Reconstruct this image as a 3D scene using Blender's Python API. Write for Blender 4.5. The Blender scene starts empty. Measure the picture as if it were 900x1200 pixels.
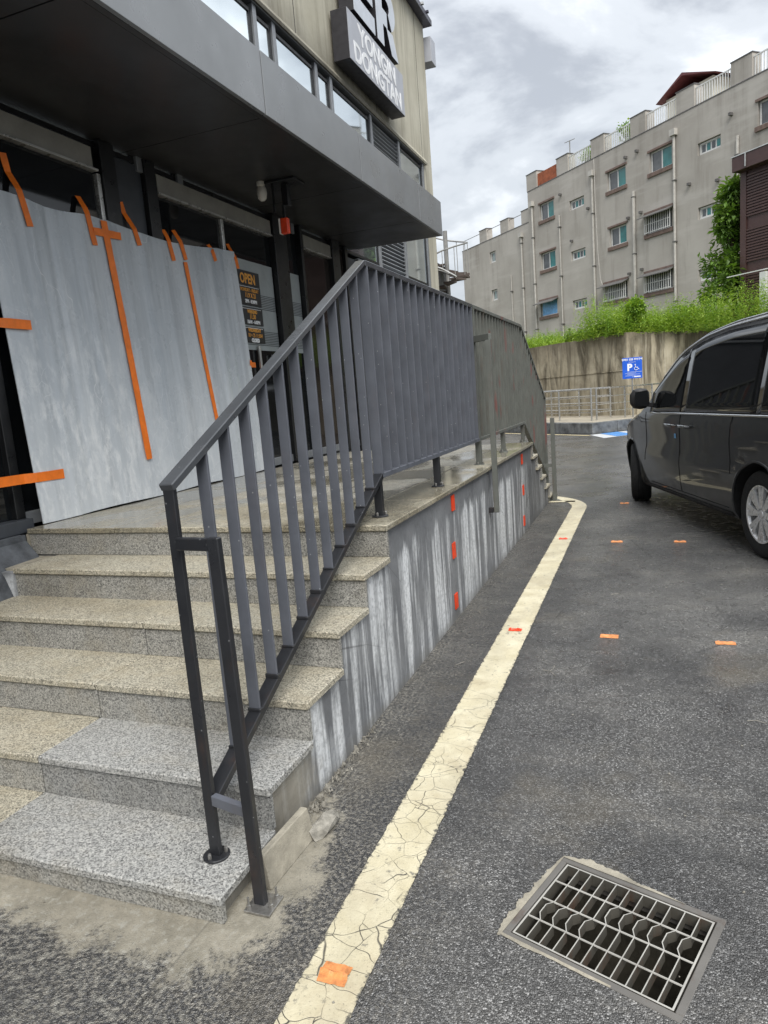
import bpy, bmesh, math, random
import numpy as np
from mathutils import Vector, Matrix
random.seed(7)
rng = np.random.default_rng(11)
R = math.radians
sc = bpy.context.scene
COL = sc.collection

# ------------------------------------------------------------------ camera
cam_data = bpy.data.cameras.new("camera")
cam = bpy.data.objects.new("camera", cam_data)
COL.objects.link(cam)
sc.camera = cam
cam_data.sensor_fit = 'VERTICAL'
cam_data.sensor_height = 36.0
cam_data.lens = 818.13 / 1200 * 36.0
cam_data.clip_start = 0.05
cam_data.clip_end = 1500
def cam_axes(pitch, roll, yaw):
    Rz = Matrix.Rotation(yaw, 3, 'Z'); Rx = Matrix.Rotation(pitch, 3, 'X'); Ry = Matrix.Rotation(roll, 3, 'Y')
    return Rz @ Rx @ Ry
_m = cam_axes(-0.1615, 0.0796, 0.3693)
_r, _f, _u = _m.col[0], _m.col[1], _m.col[2]
mw = Matrix.Identity(4)
for i in range(3):
    mw[i][0] = _r[i]; mw[i][1] = _u[i]; mw[i][2] = -_f[i]
mw.translation = Vector((1.164, -1.4716, 1.4618))
cam.matrix_world = mw

# ------------------------------------------------------------------ sky and sun (overcast)
SUN_EL, SUN_AZ = R(50), R(152)            # azimuth measured from +Y towards +X
world = bpy.data.worlds.new("World")
sc.world = world
world.use_nodes = True
nt = world.node_tree
nt.nodes.clear()
def wn(t, **k):
    n = nt.nodes.new(t)
    for a, v in k.items(): setattr(n, a, v)
    return n
wout = wn('ShaderNodeOutputWorld'); wbg = wn('ShaderNodeBackground')
sky = wn('ShaderNodeTexSky', sky_type='NISHITA', sun_disc=False)
sky.sun_elevation = SUN_EL; sky.sun_rotation = SUN_AZ
sky.air_density = 1.3; sky.dust_density = 2.0
skm = wn('ShaderNodeVectorMath', operation='SCALE'); skm.inputs['Scale'].default_value = 0.10
nt.links.new(sky.outputs[0], skm.inputs[0])
tc = wn('ShaderNodeTexCoord')
sep = wn('ShaderNodeSeparateXYZ'); nt.links.new(tc.outputs['Generated'], sep.inputs[0])
zc = wn('ShaderNodeMath', operation='MAXIMUM'); nt.links.new(sep.outputs[2], zc.inputs[0]); zc.inputs[1].default_value = 0.0
za = wn('ShaderNodeMath', operation='ADD'); nt.links.new(zc.outputs[0], za.inputs[0]); za.inputs[1].default_value = 0.22
dv = wn('ShaderNodeVectorMath', operation='DIVIDE')
cmbz = wn('ShaderNodeCombineXYZ')
for i in range(3): nt.links.new(za.outputs[0], cmbz.inputs[i])
nt.links.new(tc.outputs['Generated'], dv.inputs[0]); nt.links.new(cmbz.outputs[0], dv.inputs[1])
n1 = wn('ShaderNodeTexNoise'); n1.inputs['Scale'].default_value = 1.7; n1.inputs['Detail'].default_value = 7; n1.inputs['Roughness'].default_value = 0.56; n1.inputs['Distortion'].default_value = 0.35
mp = wn('ShaderNodeMapping'); mp.inputs['Location'].default_value = (0.35, 1.9, 0.4)
nt.links.new(dv.outputs[0], mp.inputs[0]); nt.links.new(mp.outputs[0], n1.inputs['Vector'])
cr = wn('ShaderNodeValToRGB')
cr.color_ramp.interpolation = 'EASE'
e = cr.color_ramp.elements
e[0].position = 0.38; e[0].color = (0.36, 0.385, 0.43, 1)
e[1].position = 0.62; e[1].color = (0.93, 0.955, 0.98, 1)
m1 = e.new(0.49); m1.color = (0.58, 0.61, 0.65, 1)
nt.links.new(n1.outputs[0], cr.inputs[0])
# paler towards the horizon, as thick air makes it
hz = wn('ShaderNodeMapRange'); hz.inputs['From Min'].default_value = 0.0; hz.inputs['From Max'].default_value = 0.42
hz.inputs['To Min'].default_value = 0.7; hz.inputs['To Max'].default_value = 0.0
nt.links.new(zc.outputs[0], hz.inputs[0])
hm = wn('ShaderNodeMix', data_type='RGBA'); hm.inputs[7].default_value = (0.70, 0.76, 0.83, 1)
nt.links.new(hz.outputs[0], hm.inputs[0]); nt.links.new(cr.outputs[0], hm.inputs[6])
mx = wn('ShaderNodeMix', data_type='RGBA'); mx.inputs[0].default_value = 0.92
nt.links.new(skm.outputs[0], mx.inputs[6]); nt.links.new(hm.outputs[2], mx.inputs[7])
# standard overcast distribution: (1 + 2 sin(elevation)) / 3 of the zenith
oc = wn('ShaderNodeMath', operation='MULTIPLY_ADD'); nt.links.new(zc.outputs[0], oc.inputs[0]); oc.inputs[1].default_value = 2.0; oc.inputs[2].default_value = 1.0
oc2 = wn('ShaderNodeMath', operation='MULTIPLY'); nt.links.new(oc.outputs[0], oc2.inputs[0]); oc2.inputs[1].default_value = 0.345
nt.links.new(mx.outputs[2], wbg.inputs[0]); nt.links.new(oc2.outputs[0], wbg.inputs[1])
nt.links.new(wbg.outputs[0], wout.inputs[0])

sun_d = bpy.data.lights.new("sun", 'SUN')
sun_d.energy = 1.5; sun_d.angle = R(35); sun_d.color = (1.0, 0.97, 0.92)
sun = bpy.data.objects.new("sun", sun_d); COL.objects.link(sun)
_sd = Vector((math.sin(SUN_AZ) * math.cos(SUN_EL), math.cos(SUN_AZ) * math.cos(SUN_EL), math.sin(SUN_EL)))
sun.rotation_euler = (-_sd).to_track_quat('-Z', 'Y').to_euler()
sun.location = _sd * 60
sc.view_settings.view_transform = 'Standard'
sc.view_settings.look = 'None'
sc.view_settings.exposure = 1.3
sc.view_settings.gamma = 1.0
sc.view_settings.use_curve_mapping = False
sc.cycles.use_denoising = True
sc.cycles.max_bounces = 6
sc.cycles.caustics_reflective = False
sc.cycles.caustics_refractive = False

# ------------------------------------------------------------------ material helpers
class NM:
    """small wrapper round one material's node tree"""
    def __init__(s, name):
        s.m = bpy.data.materials.new(name); s.m.use_nodes = True
        s.t = s.m.node_tree; s.b = s.t.nodes['Principled BSDF']
        s._pos = None
    def n(s, t, **k):
        n = s.t.nodes.new(t)
        for a, v in k.items(): setattr(n, a, v)
        return n
    def l(s, a, b): s.t.links.new(a, b)
    def setv(s, sock, v):
        if hasattr(v, 'is_linked') or hasattr(v, 'links'): s.l(v, sock)
        else: sock.default_value = v
    @property
    def pos(s):
        if s._pos is None: s._pos = s.n('ShaderNodeNewGeometry').outputs['Position']
        return s._pos
    def vec(s, scale=(1, 1, 1), loc=(0, 0, 0), src=None, rot=(0, 0, 0)):
        m = s.n('ShaderNodeMapping'); m.inputs['Scale'].default_value = scale; m.inputs['Location'].default_value = loc; m.inputs['Rotation'].default_value = rot
        s.l(src or s.pos, m.inputs[0]); return m.outputs[0]
    def noise(s, scale, detail=4, rough=0.55, vec=None, dist=0.0):
        n = s.n('ShaderNodeTexNoise'); n.inputs['Scale'].default_value = scale; n.inputs['Detail'].default_value = detail
        n.inputs['Roughness'].default_value = rough; n.inputs['Distortion'].default_value = dist
        s.l(vec or s.pos, n.inputs['Vector']); return n.outputs[0]
    def vor(s, scale, feature='F1', vec=None, out='Distance', rnd=1.0):
        n = s.n('ShaderNodeTexVoronoi', feature=feature); n.inputs['Scale'].default_value = scale
        if 'Randomness' in n.inputs: n.inputs['Randomness'].default_value = rnd
        s.l(vec or s.pos, n.inputs['Vector']); return n.outputs[out]
    def ramp(s, f, stops, interp='LINEAR'):
        r = s.n('ShaderNodeValToRGB'); r.color_ramp.interpolation = interp
        e = r.color_ramp.elements
        while len(e) < len(stops): e.new(0.5)
        for i, (p, c) in enumerate(stops):
            e[i].position = p
            e[i].color = (c, c, c, 1) if isinstance(c, (int, float)) else (*c, 1)
        s.l(f, r.inputs[0]); return r.outputs[0]
    def mix(s, f, a, b, mode='MIX'):
        m = s.n('ShaderNodeMix', data_type='RGBA', blend_type=mode)
        for sock, v in ((m.inputs[0], f), (m.inputs[6], a), (m.inputs[7], b)):
            if isinstance(v, tuple): sock.default_value = (*v, 1)
            elif isinstance(v, (int, float)): sock.default_value = v if sock == m.inputs[0] else (v, v, v, 1)
            else: s.l(v, sock)
        return m.outputs[2]
    def math(s, op, a, b=0.0, c=None, clamp=False):
        m = s.n('ShaderNodeMath', operation=op, use_clamp=clamp)
        vals = [a, b] + ([c] if c is not None else [])
        for i, v in enumerate(vals):
            if isinstance(v, (int, float)): m.inputs[i].default_value = v
            else: s.l(v, m.inputs[i])
        return m.outputs[0]
    def mr(s, v, a, b, c=0.0, d=1.0, smooth=False):
        m = s.n('ShaderNodeMapRange')
        if smooth: m.interpolation_type = 'SMOOTHSTEP'
        for i, x in enumerate((v, a, b, c, d)):
            if isinstance(x, (int, float)): m.inputs[i].default_value = x
            else: s.l(x, m.inputs[i])
        return m.outputs[0]
    def xyz(s, src=None):
        n = s.n('ShaderNodeSeparateXYZ'); s.l(src or s.pos, n.inputs[0]); return n.outputs
    def bump(s, h, strength=0.5, dist=0.01, prev=None):
        b = s.n('ShaderNodeBump'); b.inputs['Strength'].default_value = strength; b.inputs['Distance'].default_value = dist
        s.l(h, b.inputs['Height'])
        if prev is not None: s.l(prev, b.inputs['Normal'])
        return b.outputs[0]
    def out(s, col=None, rough=None, metal=None, nrm=None, spec=None, coat=None):
        for k, v in (('Base Color', col), ('Roughness', rough), ('Metallic', metal), ('Normal', nrm), ('Specular IOR Level', spec), ('Coat Weight', coat)):
            if v is None: continue
            sock = s.b.inputs[k]
            if isinstance(v, tuple): sock.default_value = (*v, 1) if len(v) == 3 else v
            elif isinstance(v, (int, float)): sock.default_value = v
            else: s.l(v, sock)
        return s.m

def plain(name, col, rough=0.6, metal=0.0, var=0.25, scale=6.0, bump=0.0, spec=None, coat=None):
    """a colour with some grain, dirt and uneven gloss"""
    m = NM(name)
    f = m.noise(scale, 5, 0.6)
    a = tuple(c * (1 - var) for c in col); b = tuple(min(1, c * (1 + var)) for c in col)
    c = m.mix(m.mr(f, 0.3, 0.7), a, b)
    r = m.mr(m.noise(scale * 2.3, 4), 0.3, 0.7, max(0.02, rough - 0.1), min(1, rough + 0.1))
    nrm = m.bump(m.noise(scale * 12, 3), bump, 0.004) if bump else None
    return m.out(c, r, metal, nrm, spec, coat)

# ------------------------------------------------------------------ mesh helpers
ORIG = {}
class MB:
    """collects shapes; build() links them as ONE mesh object"""
    def __init__(s): s.v = []; s.f = []; s.mi = []
    def add(s, vs, fs, mi=0):
        o = len(s.v); s.v += [tuple(p) for p in vs]; s.f += [tuple(i + o for i in f) for f in fs]; s.mi += [mi] * len(fs); return s
    def box(s, x0, x1, y0, y1, z0, z1, mi=0):
        return s.add([(x0, y0, z0), (x1, y0, z0), (x1, y1, z0), (x0, y1, z0), (x0, y0, z1), (x1, y0, z1), (x1, y1, z1), (x0, y1, z1)],
                     [(0, 3, 2, 1), (4, 5, 6, 7), (0, 1, 5, 4), (1, 2, 6, 5), (2, 3, 7, 6), (3, 0, 4, 7)], mi)
    def beam(s, p, q, w, h, up=(0, 0, 1), mi=0):
        p = Vector(p); q = Vector(q); d = (q - p).normalized(); up = Vector(up)
        x = d.cross(up).normalized(); u = x.cross(d).normalized()
        vs = []
        for c in (p, q):
            for a, b in ((-1, -1), (1, -1), (1, 1), (-1, 1)): vs.append(c + x * a * w / 2 + u * b * h / 2)
        return s.add(vs, [(0, 1, 2, 3), (7, 6, 5, 4), (0, 4, 5, 1), (1, 5, 6, 2), (2, 6, 7, 3), (3, 7, 4, 0)], mi)
    def tube(s, pts, r, n=8, closed=False, mi=0):
        pts = [Vector(p) for p in pts]; k = len(pts); rs = r if isinstance(r, (list, tuple)) else [r] * k
        vs = []; prev = None
        for i, p in enumerate(pts):
            a = pts[i - 1] if (i > 0 or closed) else p; b = pts[(i + 1) % k] if (i < k - 1 or closed) else p
            d = (b - a).normalized()
            ref = Vector((0, 0, 1)) if abs(d.z) < 0.9 else Vector((0, 1, 0))
            if prev is not None and abs(prev.dot(d)) < 0.95: ref = prev
            x = d.cross(ref).normalized(); u = x.cross(d).normalized(); prev = u
            for j in range(n):
                t = 2 * math.pi * j / n; vs.append(p + x * math.cos(t) * rs[i] + u * math.sin(t) * rs[i])
        fs = []
        for i in range(k if closed else k - 1):
            for j in range(n):
                a = i * n + j; b = i * n + (j + 1) % n; c = ((i + 1) % k) * n
                fs.append((a, b, c + (j + 1) % n, c + j))
        if not closed: fs.append(tuple(range(n - 1, -1, -1))); fs.append(tuple(range((k - 1) * n, k * n)))
        return s.add(vs, fs, mi)
    def prism(s, poly, axis, a, b, mi=0):
        """poly in the two other axes (in xyz order), extruded along axis from a to b"""
        n = len(poly); vs = []
        for c in (a, b):
            for p in poly:
                q = list(p); q.insert(axis, c); vs.append(tuple(q))
        fs = [tuple(range(n - 1, -1, -1)), tuple(range(n, 2 * n))] + [(i, (i + 1) % n, n + (i + 1) % n, n + i) for i in range(n)]
        return s.add(vs, fs, mi)
    def lathe(s, prof, c, axis='z', n=24, mi=0):
        """prof: (r, h) list"""
        vs = []; c = Vector(c)
        for r, h in prof:
            for j in range(n):
                t = 2 * math.pi * j / n; a, b = r * math.cos(t), r * math.sin(t)
                vs.append(c + (Vector((a, b, h)) if axis == 'z' else Vector((h, a, b)) if axis == 'x' else Vector((a, h, b))))
        fs = [(i * n + j, i * n + (j + 1) % n, (i + 1) * n + (j + 1) % n, (i + 1) * n + j) for i in range(len(prof) - 1) for j in range(n)]
        fs.append(tuple(range(n - 1, -1, -1))); fs.append(tuple(range((len(prof) - 1) * n, len(prof) * n)))
        return s.add(vs, fs, mi)
    def xf(s, M):
        s.v = [tuple(M @ Vector(p)) for p in s.v]; return s
    def build(s, name, mat, parent=None, bevel=0.0, smooth=False, seg=1):
        o0 = ORIG.get(parent.name, Vector((0, 0, 0))) if parent else Vector((0, 0, 0))
        me = bpy.data.meshes.new(name)
        me.from_pydata([(p[0] - o0.x, p[1] - o0.y, p[2] - o0.z) for p in s.v], [], s.f)
        mats = mat if isinstance(mat, (list, tuple)) else [mat]
        for m in mats: me.materials.append(m)
        if len(mats) > 1: me.polygons.foreach_set('material_index', s.mi)
        bm = bmesh.new(); bm.from_mesh(me)
        bmesh.ops.recalc_face_normals(bm, faces=bm.faces)
        if bevel: bmesh.ops.bevel(bm, geom=[e for e in bm.edges], offset=bevel, segments=seg, affect='EDGES', profile=0.5)
        bm.to_mesh(me); bm.free()
        if smooth:
            me.polygons.foreach_set('use_smooth', [True] * len(me.polygons))
            if smooth != 'all': me.set_sharp_from_angle(angle=R(35))
        return link(name, me, parent)
def link(name, me, parent=None, loc=(0, 0, 0)):
    o = bpy.data.objects.new(name, me); COL.objects.link(o)
    if parent: o.parent = parent; ORIG[o.name] = ORIG.get(parent.name, Vector((0, 0, 0)))
    else: ORIG[o.name] = Vector((0, 0, 0))
    o.location = loc
    return o
def tag(o, label=None, cat=None, group=None, kind=None):
    if label: o['label'] = label
    if cat: o['category'] = cat
    if group: o['group'] = group
    if kind: o['kind'] = kind
    return o
def thing(name, label, cat, loc=(0, 0, 0), group=None):
    o = bpy.data.objects.new(name, None); COL.objects.link(o); o.location = loc; o.empty_display_size = 0.2
    ORIG[o.name] = Vector(loc)
    return tag(o, label, cat, group)
def bx(name, mat, parent, x0, x1, y0, y1, z0, z1, bevel=0.0):
    return MB().box(x0, x1, y0, y1, z0, z1).build(name, mat, parent, bevel)
def text_mesh(txt, size, depth=0.002, fat=0.0, align='CENTER', spacing=1.0):
    cu = bpy.data.curves.new('text', 'FONT'); cu.body = txt; cu.size = size; cu.extrude = depth; cu.offset = fat
    cu.align_x = align; cu.space_character = spacing; cu.resolution_u = 3
    o = bpy.data.objects.new('text', cu); COL.objects.link(o)
    dg = bpy.context.evaluated_depsgraph_get(); me = bpy.data.meshes.new_from_object(o.evaluated_get(dg))
    bpy.data.objects.remove(o); bpy.data.curves.remove(cu)
    return me
def place_text(name, txt, size, mat, parent, origin, ax, ay, depth=0.002, fat=0.0, sx=1.0, spacing=1.0, align='CENTER'):
    """flat lettering: ax reading direction, ay letter-up direction"""
    me = text_mesh(txt, size, depth, fat, align, spacing)
    ax = Vector(ax).normalized(); ay = Vector(ay).normalized(); az = ax.cross(ay)
    o0 = ORIG[parent.name]
    M = Matrix.Identity(4)
    for i in range(3): M[i][0] = ax[i] * sx; M[i][1] = ay[i]; M[i][2] = az[i]; M[i][3] = origin[i] - o0[i]
    me.transform(M); me.materials.clear(); me.materials.append(mat)
    return link(name, me, parent)
def leaf_mesh(name, P, D, U, L, W, mats, mi=None):
    """many small folded leaves: base points P, directions D, up hints U, lengths L, widths W (numpy)"""
    n = len(P); D = D / np.linalg.norm(D, axis=1, keepdims=True)
    S = np.cross(D, U); S /= (np.linalg.norm(S, axis=1, keepdims=True) + 1e-9)
    Nn = np.cross(S, D)
    mid = P + D * (L * 0.45)[:, None]
    V = np.stack([P, mid + S * (W / 2)[:, None] + Nn * (W * 0.18)[:, None], P + D * L[:, None] - Nn * (L * 0.12)[:, None], mid - S * (W / 2)[:, None] + Nn * (W * 0.18)[:, None]], 1).reshape(-1, 3)
    idx = np.arange(n) * 4
    F = np.stack([np.stack([idx, idx + 1, idx + 2], 1), np.stack([idx, idx + 2, idx + 3], 1)], 1).reshape(-1, 3)
    me = bpy.data.meshes.new(name)
    me.vertices.add(len(V)); me.vertices.foreach_set('co', V.ravel())
    me.loops.add(F.size); me.loops.foreach_set('vertex_index', F.ravel().astype(np.int32))
    me.polygons.add(len(F)); me.polygons.foreach_set('loop_start', (np.arange(len(F)) * 3).astype(np.int32))
    me.update(calc_edges=True)
    for m in mats: me.materials.append(m)
    if mi is not None: me.polygons.foreach_set('material_index', np.repeat(mi, 2).astype(np.int32))
    me.validate()
    return me
# ------------------------------------------------------------------ materials
# step and platform geometry shared by the materials below
RISE, GO, H1 = 0.155, 0.3107, 0.094
H6 = H1 + 5 * RISE
def m_asphalt():
    m = NM('asphalt')
    X, Y, Z = m.xyz()
    big = m.noise(0.9, 5, 0.6); mid = m.noise(5.0, 5, 0.6); fine = m.noise(60, 3, 0.6)
    cell = m.vor(230, out='Color'); cs = m.n('ShaderNodeSeparateColor'); m.l(cell, cs.inputs[0])
    base = m.mix(m.mr(big, 0.32, 0.68), (0.028, 0.028, 0.029), (0.076, 0.075, 0.073))
    base = m.mix(m.mr(mid, 0.45, 0.72, 0, 0.40), base, (0.085, 0.083, 0.080))
    stone = m.ramp(cs.outputs[0], [(0.0, 0.010), (0.42, 0.030), (0.70, 0.085), (0.88, 0.20), (1.0, 0.45)])
    base = m.mix(m.mr(m.noise(3.4, 5, 0.65), 0.35, 0.65, 0.30, 0.55), base, stone)
    # driven lane is dusty and polished, the strip by the wall newer and darker
    lane = m.mr(m.math('ADD', X, m.math('MULTIPLY', m.math('SUBTRACT', m.noise(2.0, 5, 0.65), 0.5), 0.5)), 0.15, 0.75, 0, 1, True)
    base = m.mix(m.mr(lane, 0, 1, 0.45, 0.0), base, (0.024, 0.024, 0.025))
    dust = m.math('MULTIPLY', lane, m.mr(m.noise(0.75, 6, 0.68, m.vec((1, 0.8, 1), (2.3, 7.1, 0))), 0.42, 0.62))
    dust = m.math('MULTIPLY', dust, m.mr(m.noise(110, 3, 0.7), 0.35, 0.6, 0.45, 1.0))
    base = m.mix(dust, base, m.mix(1.0, base, (2.1, 2.07, 2.0), 'MULTIPLY'))
    # cement smeared round the foot of the steps (worn edges)
    dx = m.math('MAXIMUM', X, 0.0); dy = m.math('MAXIMUM', m.math('MULTIPLY', Y, -1.0), 0.0)
    d = m.math('POWER', m.math('ADD', m.math('MULTIPLY', dx, dx), m.math('MULTIPLY', dy, dy)), 0.5)
    lim = m.math('ADD', m.mr(Y, 0.35, 1.0, 0.155, -0.12), m.mr(X, -1.2, -0.1, -0.02, 0.0))
    dd = m.math('SUBTRACT', d, lim)
    wob = m.math('ADD', m.math('MULTIPLY', m.math('SUBTRACT', m.noise(6.5, 6, 0.72), 0.5), 0.50), m.math('MULTIPLY', m.math('SUBTRACT', m.noise(95, 4, 0.75), 0.5), 0.16))
    cem = m.mr(m.math('ADD', dd, wob), 0.045, -0.045, 0, 1, True)
    # thinner grit spread further out
    grit = m.math('MULTIPLY', m.mr(m.math('ADD', dd, m.math('MULTIPLY', wob, 2.2)), 0.62, -0.05, 0, 0.9, True), m.mr(m.noise(75, 3, 0.7), 0.47, 0.60))
    ccol = m.mix(m.mr(m.noise(9, 6, 0.65), 0.3, 0.7), (0.16, 0.147, 0.115), (0.31, 0.285, 0.23))
    ccol = m.mix(m.mr(m.noise(150, 2), 0.58, 0.68, 0, 0.5), ccol, (0.12, 0.115, 0.10))
    base = m.mix(m.math('MULTIPLY', grit, 0.75), base, (0.30, 0.28, 0.24))
    base = m.mix(cem, base, ccol)
    # rubble dust along the wall foot, pale scuffs on the lane
    foot = m.math('MULTIPLY', m.mr(X, 0.16, -0.02, 0, 1), m.mr(m.noise(38, 5, 0.7), 0.52, 0.66))
    foot = m.math('MULTIPLY', foot, m.mr(Y, 3.2, 1.2, 0.1, 1.0))
    base = m.mix(m.math('MULTIPLY', foot, 0.7), base, (0.33, 0.32, 0.28))
    scuff = m.math('MULTIPLY', m.mr(m.noise(1.5, 6, 0.7, m.vec((1, 1.5, 1), (3.1, 0.4, 0))), 0.50, 0.72), m.mr(fine, 0.36, 0.62))
    base = m.mix(m.math('MULTIPLY', scuff, 0.62), base, m.mix(0.5, m.mix(1.0, base, (3.0, 2.9, 2.7), 'MULTIPLY'), (0.22, 0.21, 0.19)))
    dirt = m.mr(m.noise(1.5, 5, 0.65, m.vec((1, 1, 1), (9.4, 2.0, 0))), 0.56, 0.72)
    base = m.mix(m.math('MULTIPLY', dirt, 0.40), base, (0.16, 0.138, 0.10))
    ck = m.mr(m.vor(0.9, 'DISTANCE_TO_EDGE', m.vec((1, 0.7, 1), (0.3, 0.2, 0))), 0.0, 0.005, 0.8, 0)
    ck = m.math('MULTIPLY', ck, m.mr(m.noise(0.7, 4, 0.6, m.vec((1, 1, 1), (5, 3, 0))), 0.50, 0.58))
    base = m.mix(ck, base, (0.012, 0.012, 0.012))
    oil = m.mr(m.noise(1.9, 3, 0.5, m.vec((1, 1, 1), (7.7, 1.2, 0))), 0.66, 0.76, 0, 0.3)
    base = m.mix(oil, base, (0.014, 0.013, 0.013))
    # wetness: puddles and wet lanes further along
    wet = m.mr(m.math('ADD', m.noise(0.55, 4, 0.55, m.vec((1, 0.6, 1), (1.7, 5.2, 0))), m.mr(Y, 5.5, 9.5, -0.14, 0.20)), 0.50, 0.66, 0, 1, True)
    base = m.mix(m.math('MULTIPLY', wet, 0.25), base, (0.05, 0.05, 0.052))
    rough = m.mix(wet, m.mr(m.noise(14, 4), 0.3, 0.7, 0.20, 0.42), m.mr(m.noise(1.1, 4, 0.6), 0.35, 0.65, 0.20, 0.40))
    rough = m.mix(cem, rough, 0.85)
    h = m.math('ADD', m.math('MULTIPLY', m.vor(230), -0.6), m.math('MULTIPLY', m.noise(45, 4, 0.6), 0.8))
    n = m.n('ShaderNodeBump'); n.inputs['Distance'].default_value = 0.0065
    m.l(h, n.inputs['Height']); m.l(m.math('MULTIPLY', m.mix(cem, m.mr(wet, 0, 1, 1.0, 0.12), 0.3), 1.0), n.inputs['Strength'])
    return m.out(base, rough, 0.0, n.outputs[0], 0.5)
def m_granite(name, warm, wet=False, dark=1.0):
    m = NM(name)
    c1 = m.vor(205, out='Color'); s1 = m.n('ShaderNodeSeparateColor'); m.l(c1, s1.inputs[0])
    c2 = m.vor(380, out='Color'); s2 = m.n('ShaderNodeSeparateColor'); m.l(c2, s2.inputs[0])
    g = m.ramp(s1.outputs[0], [(0.0, (0.03, 0.031, 0.033)), (0.20, (0.07, 0.073, 0.075)), (0.34, (0.27, 0.28, 0.275)), (0.7, (0.42, 0.43, 0.42)), (1.0, (0.66, 0.66, 0.64))])
    g2 = m.ramp(s2.outputs[1], [(0.0, 0.07), (0.3, 0.36), (1.0, 0.52)])
    c = m.mix(0.38, g, g2)
    c = m.mix(1.0, c, (dark, dark, dark), 'MULTIPLY')
    stain = m.mr(m.noise(3.2, 6, 0.62), 0.30, 0.70)
    tint = m.mix(stain, (1.03, 0.945, 0.73), (0.92, 0.80, 0.57))
    c = m.mix(warm, c, m.mix(1.0, c, tint, 'MULTIPLY'))
    drk = m.mr(m.noise(1.7, 5, 0.6, m.vec((1, 1, 1), (4, 2, 7))), 0.5, 0.72)
    c = m.mix(m.math('MULTIPLY', drk, 0.6), c, m.mix(1.0, c, (0.5, 0.46, 0.38), 'MULTIPLY'))
    film = m.mr(m.noise(5.5, 6, 0.7, m.vec((1, 1.4, 1), (2, 5, 1))), 0.50, 0.66)
    c = m.mix(m.math('MULTIPLY', film, 0.35 * warm + 0.08), c, (0.36, 0.31, 0.215))
    r = m.mr(m.noise(4, 5), 0.35, 0.65, 0.45, 0.75)
    nrm = m.bump(m.noise(190, 3), 0.35, 0.002)
    if wet:
        w = m.mr(m.noise(1.3, 4, 0.55, m.vec((1, 0.7, 1), (2, 0.3, 0))), 0.40, 0.55, 0, 1, True)
        c = m.mix(m.math('MULTIPLY', w, 0.45), c, m.mix(1.0, c, (0.30, 0.29, 0.25), 'MULTIPLY'))
        r = m.mix(w, r, 0.10)
        b = m.n('ShaderNodeBump'); b.inputs['Distance'].default_value = 0.002; m.l(m.noise(190, 3), b.inputs['Height'])
        m.l(m.mr(w, 0, 1, 0.35, 0.05), b.inputs['Strength']); nrm = b.outputs[0]
    return m.out(c, r, 0, nrm)
def m_painted_wall():
    m = NM('painted_concrete')
    X, Y, Z = m.xyz()
    g = m.mix(m.mr(m.noise(3.0, 6, 0.65), 0.3, 0.7), (0.12, 0.126, 0.135), (0.22, 0.227, 0.236))
    g = m.mix(m.mr(m.noise(20, 5, 0.7), 0.56, 0.75, 0, 0.5), g, (0.07, 0.07, 0.072))
    # lime runs washed down the face: narrow in Y, long in Z
    s1 = m.noise(1.0, 6, 0.68, m.vec((3, 8.5, 0.6)))
    s2 = m.noise(1.0, 5, 0.65, m.vec((3, 31, 1.6), (1, 3, 0)))
    patch = m.noise(1.0, 3, 0.5, m.vec((1, 1.3, 0.2), (0, 0.55, 0)))
    run = m.math('ADD', m.math('MULTIPLY', s1, 0.75), m.math('MULTIPLY', s2, 0.33))
    run = m.mr(m.math('ADD', run, m.mr(patch, 0.3, 0.7, -0.07, 0.08)), 0.515, 0.635)
    topz = m.math('ADD', 0.70, m.math('MULTIPLY', m.math('SUBTRACT', m.noise(1.0, 3, 0.6, m.vec((1, 10, 0.1))), 0.5), 0.35))
    run = m.math('MULTIPLY', run, m.mr(m.math('SUBTRACT', topz, Z), 0.0, 0.05))
    run = m.math('MULTIPLY', run, m.mr(m.noise(42, 5, 0.75), 0.28, 0.55, 0.3, 1.0))
    c = m.mix(m.math('MULTIPLY', run, 0.92), g, (0.72, 0.74, 0.755))
    # bare cement at the near end and along the foot
    bare = m.mr(m.math('ADD', Y, m.math('MULTIPLY', m.noise(5, 5, 0.65), 0.5)), 1.0, 0.78, 0, 1, True)
    c = m.mix(m.math('MULTIPLY', bare, 0.85), c, m.mix(m.mr(m.noise(7, 5), 0.3, 0.7), (0.21, 0.19, 0.15), (0.34, 0.315, 0.26)))
    ft = m.mr(m.math('ADD', Z, m.math('MULTIPLY', m.noise(7, 4), 0.12)), 0.13, 0.06)
    c = m.mix(m.math('MULTIPLY', ft, 0.6), c, (0.15, 0.145, 0.13))
    old = m.mr(Y, 5.0, 6.3); c = m.mix(m.math('MULTIPLY', old, 0.55), c, (0.055, 0.055, 0.052))
    crack = m.mr(m.vor(2.6, 'DISTANCE_TO_EDGE', m.vec((1, 1, 1), (0, 0, 0))), 0.0, 0.006, 0.6, 0)
    crack = m.math('MULTIPLY', crack, m.mr(m.noise(1.1, 3), 0.5, 0.6))
    c = m.mix(crack, c, (0.03, 0.03, 0.03))
    h = m.math('ADD', m.noise(26, 5, 0.65), m.math('MULTIPLY', run, 0.35))
    return m.out(c, m.mr(m.noise(8, 4), 0.3, 0.7, 0.55, 0.85), 0, m.bump(h, 0.5, 0.006))
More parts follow.
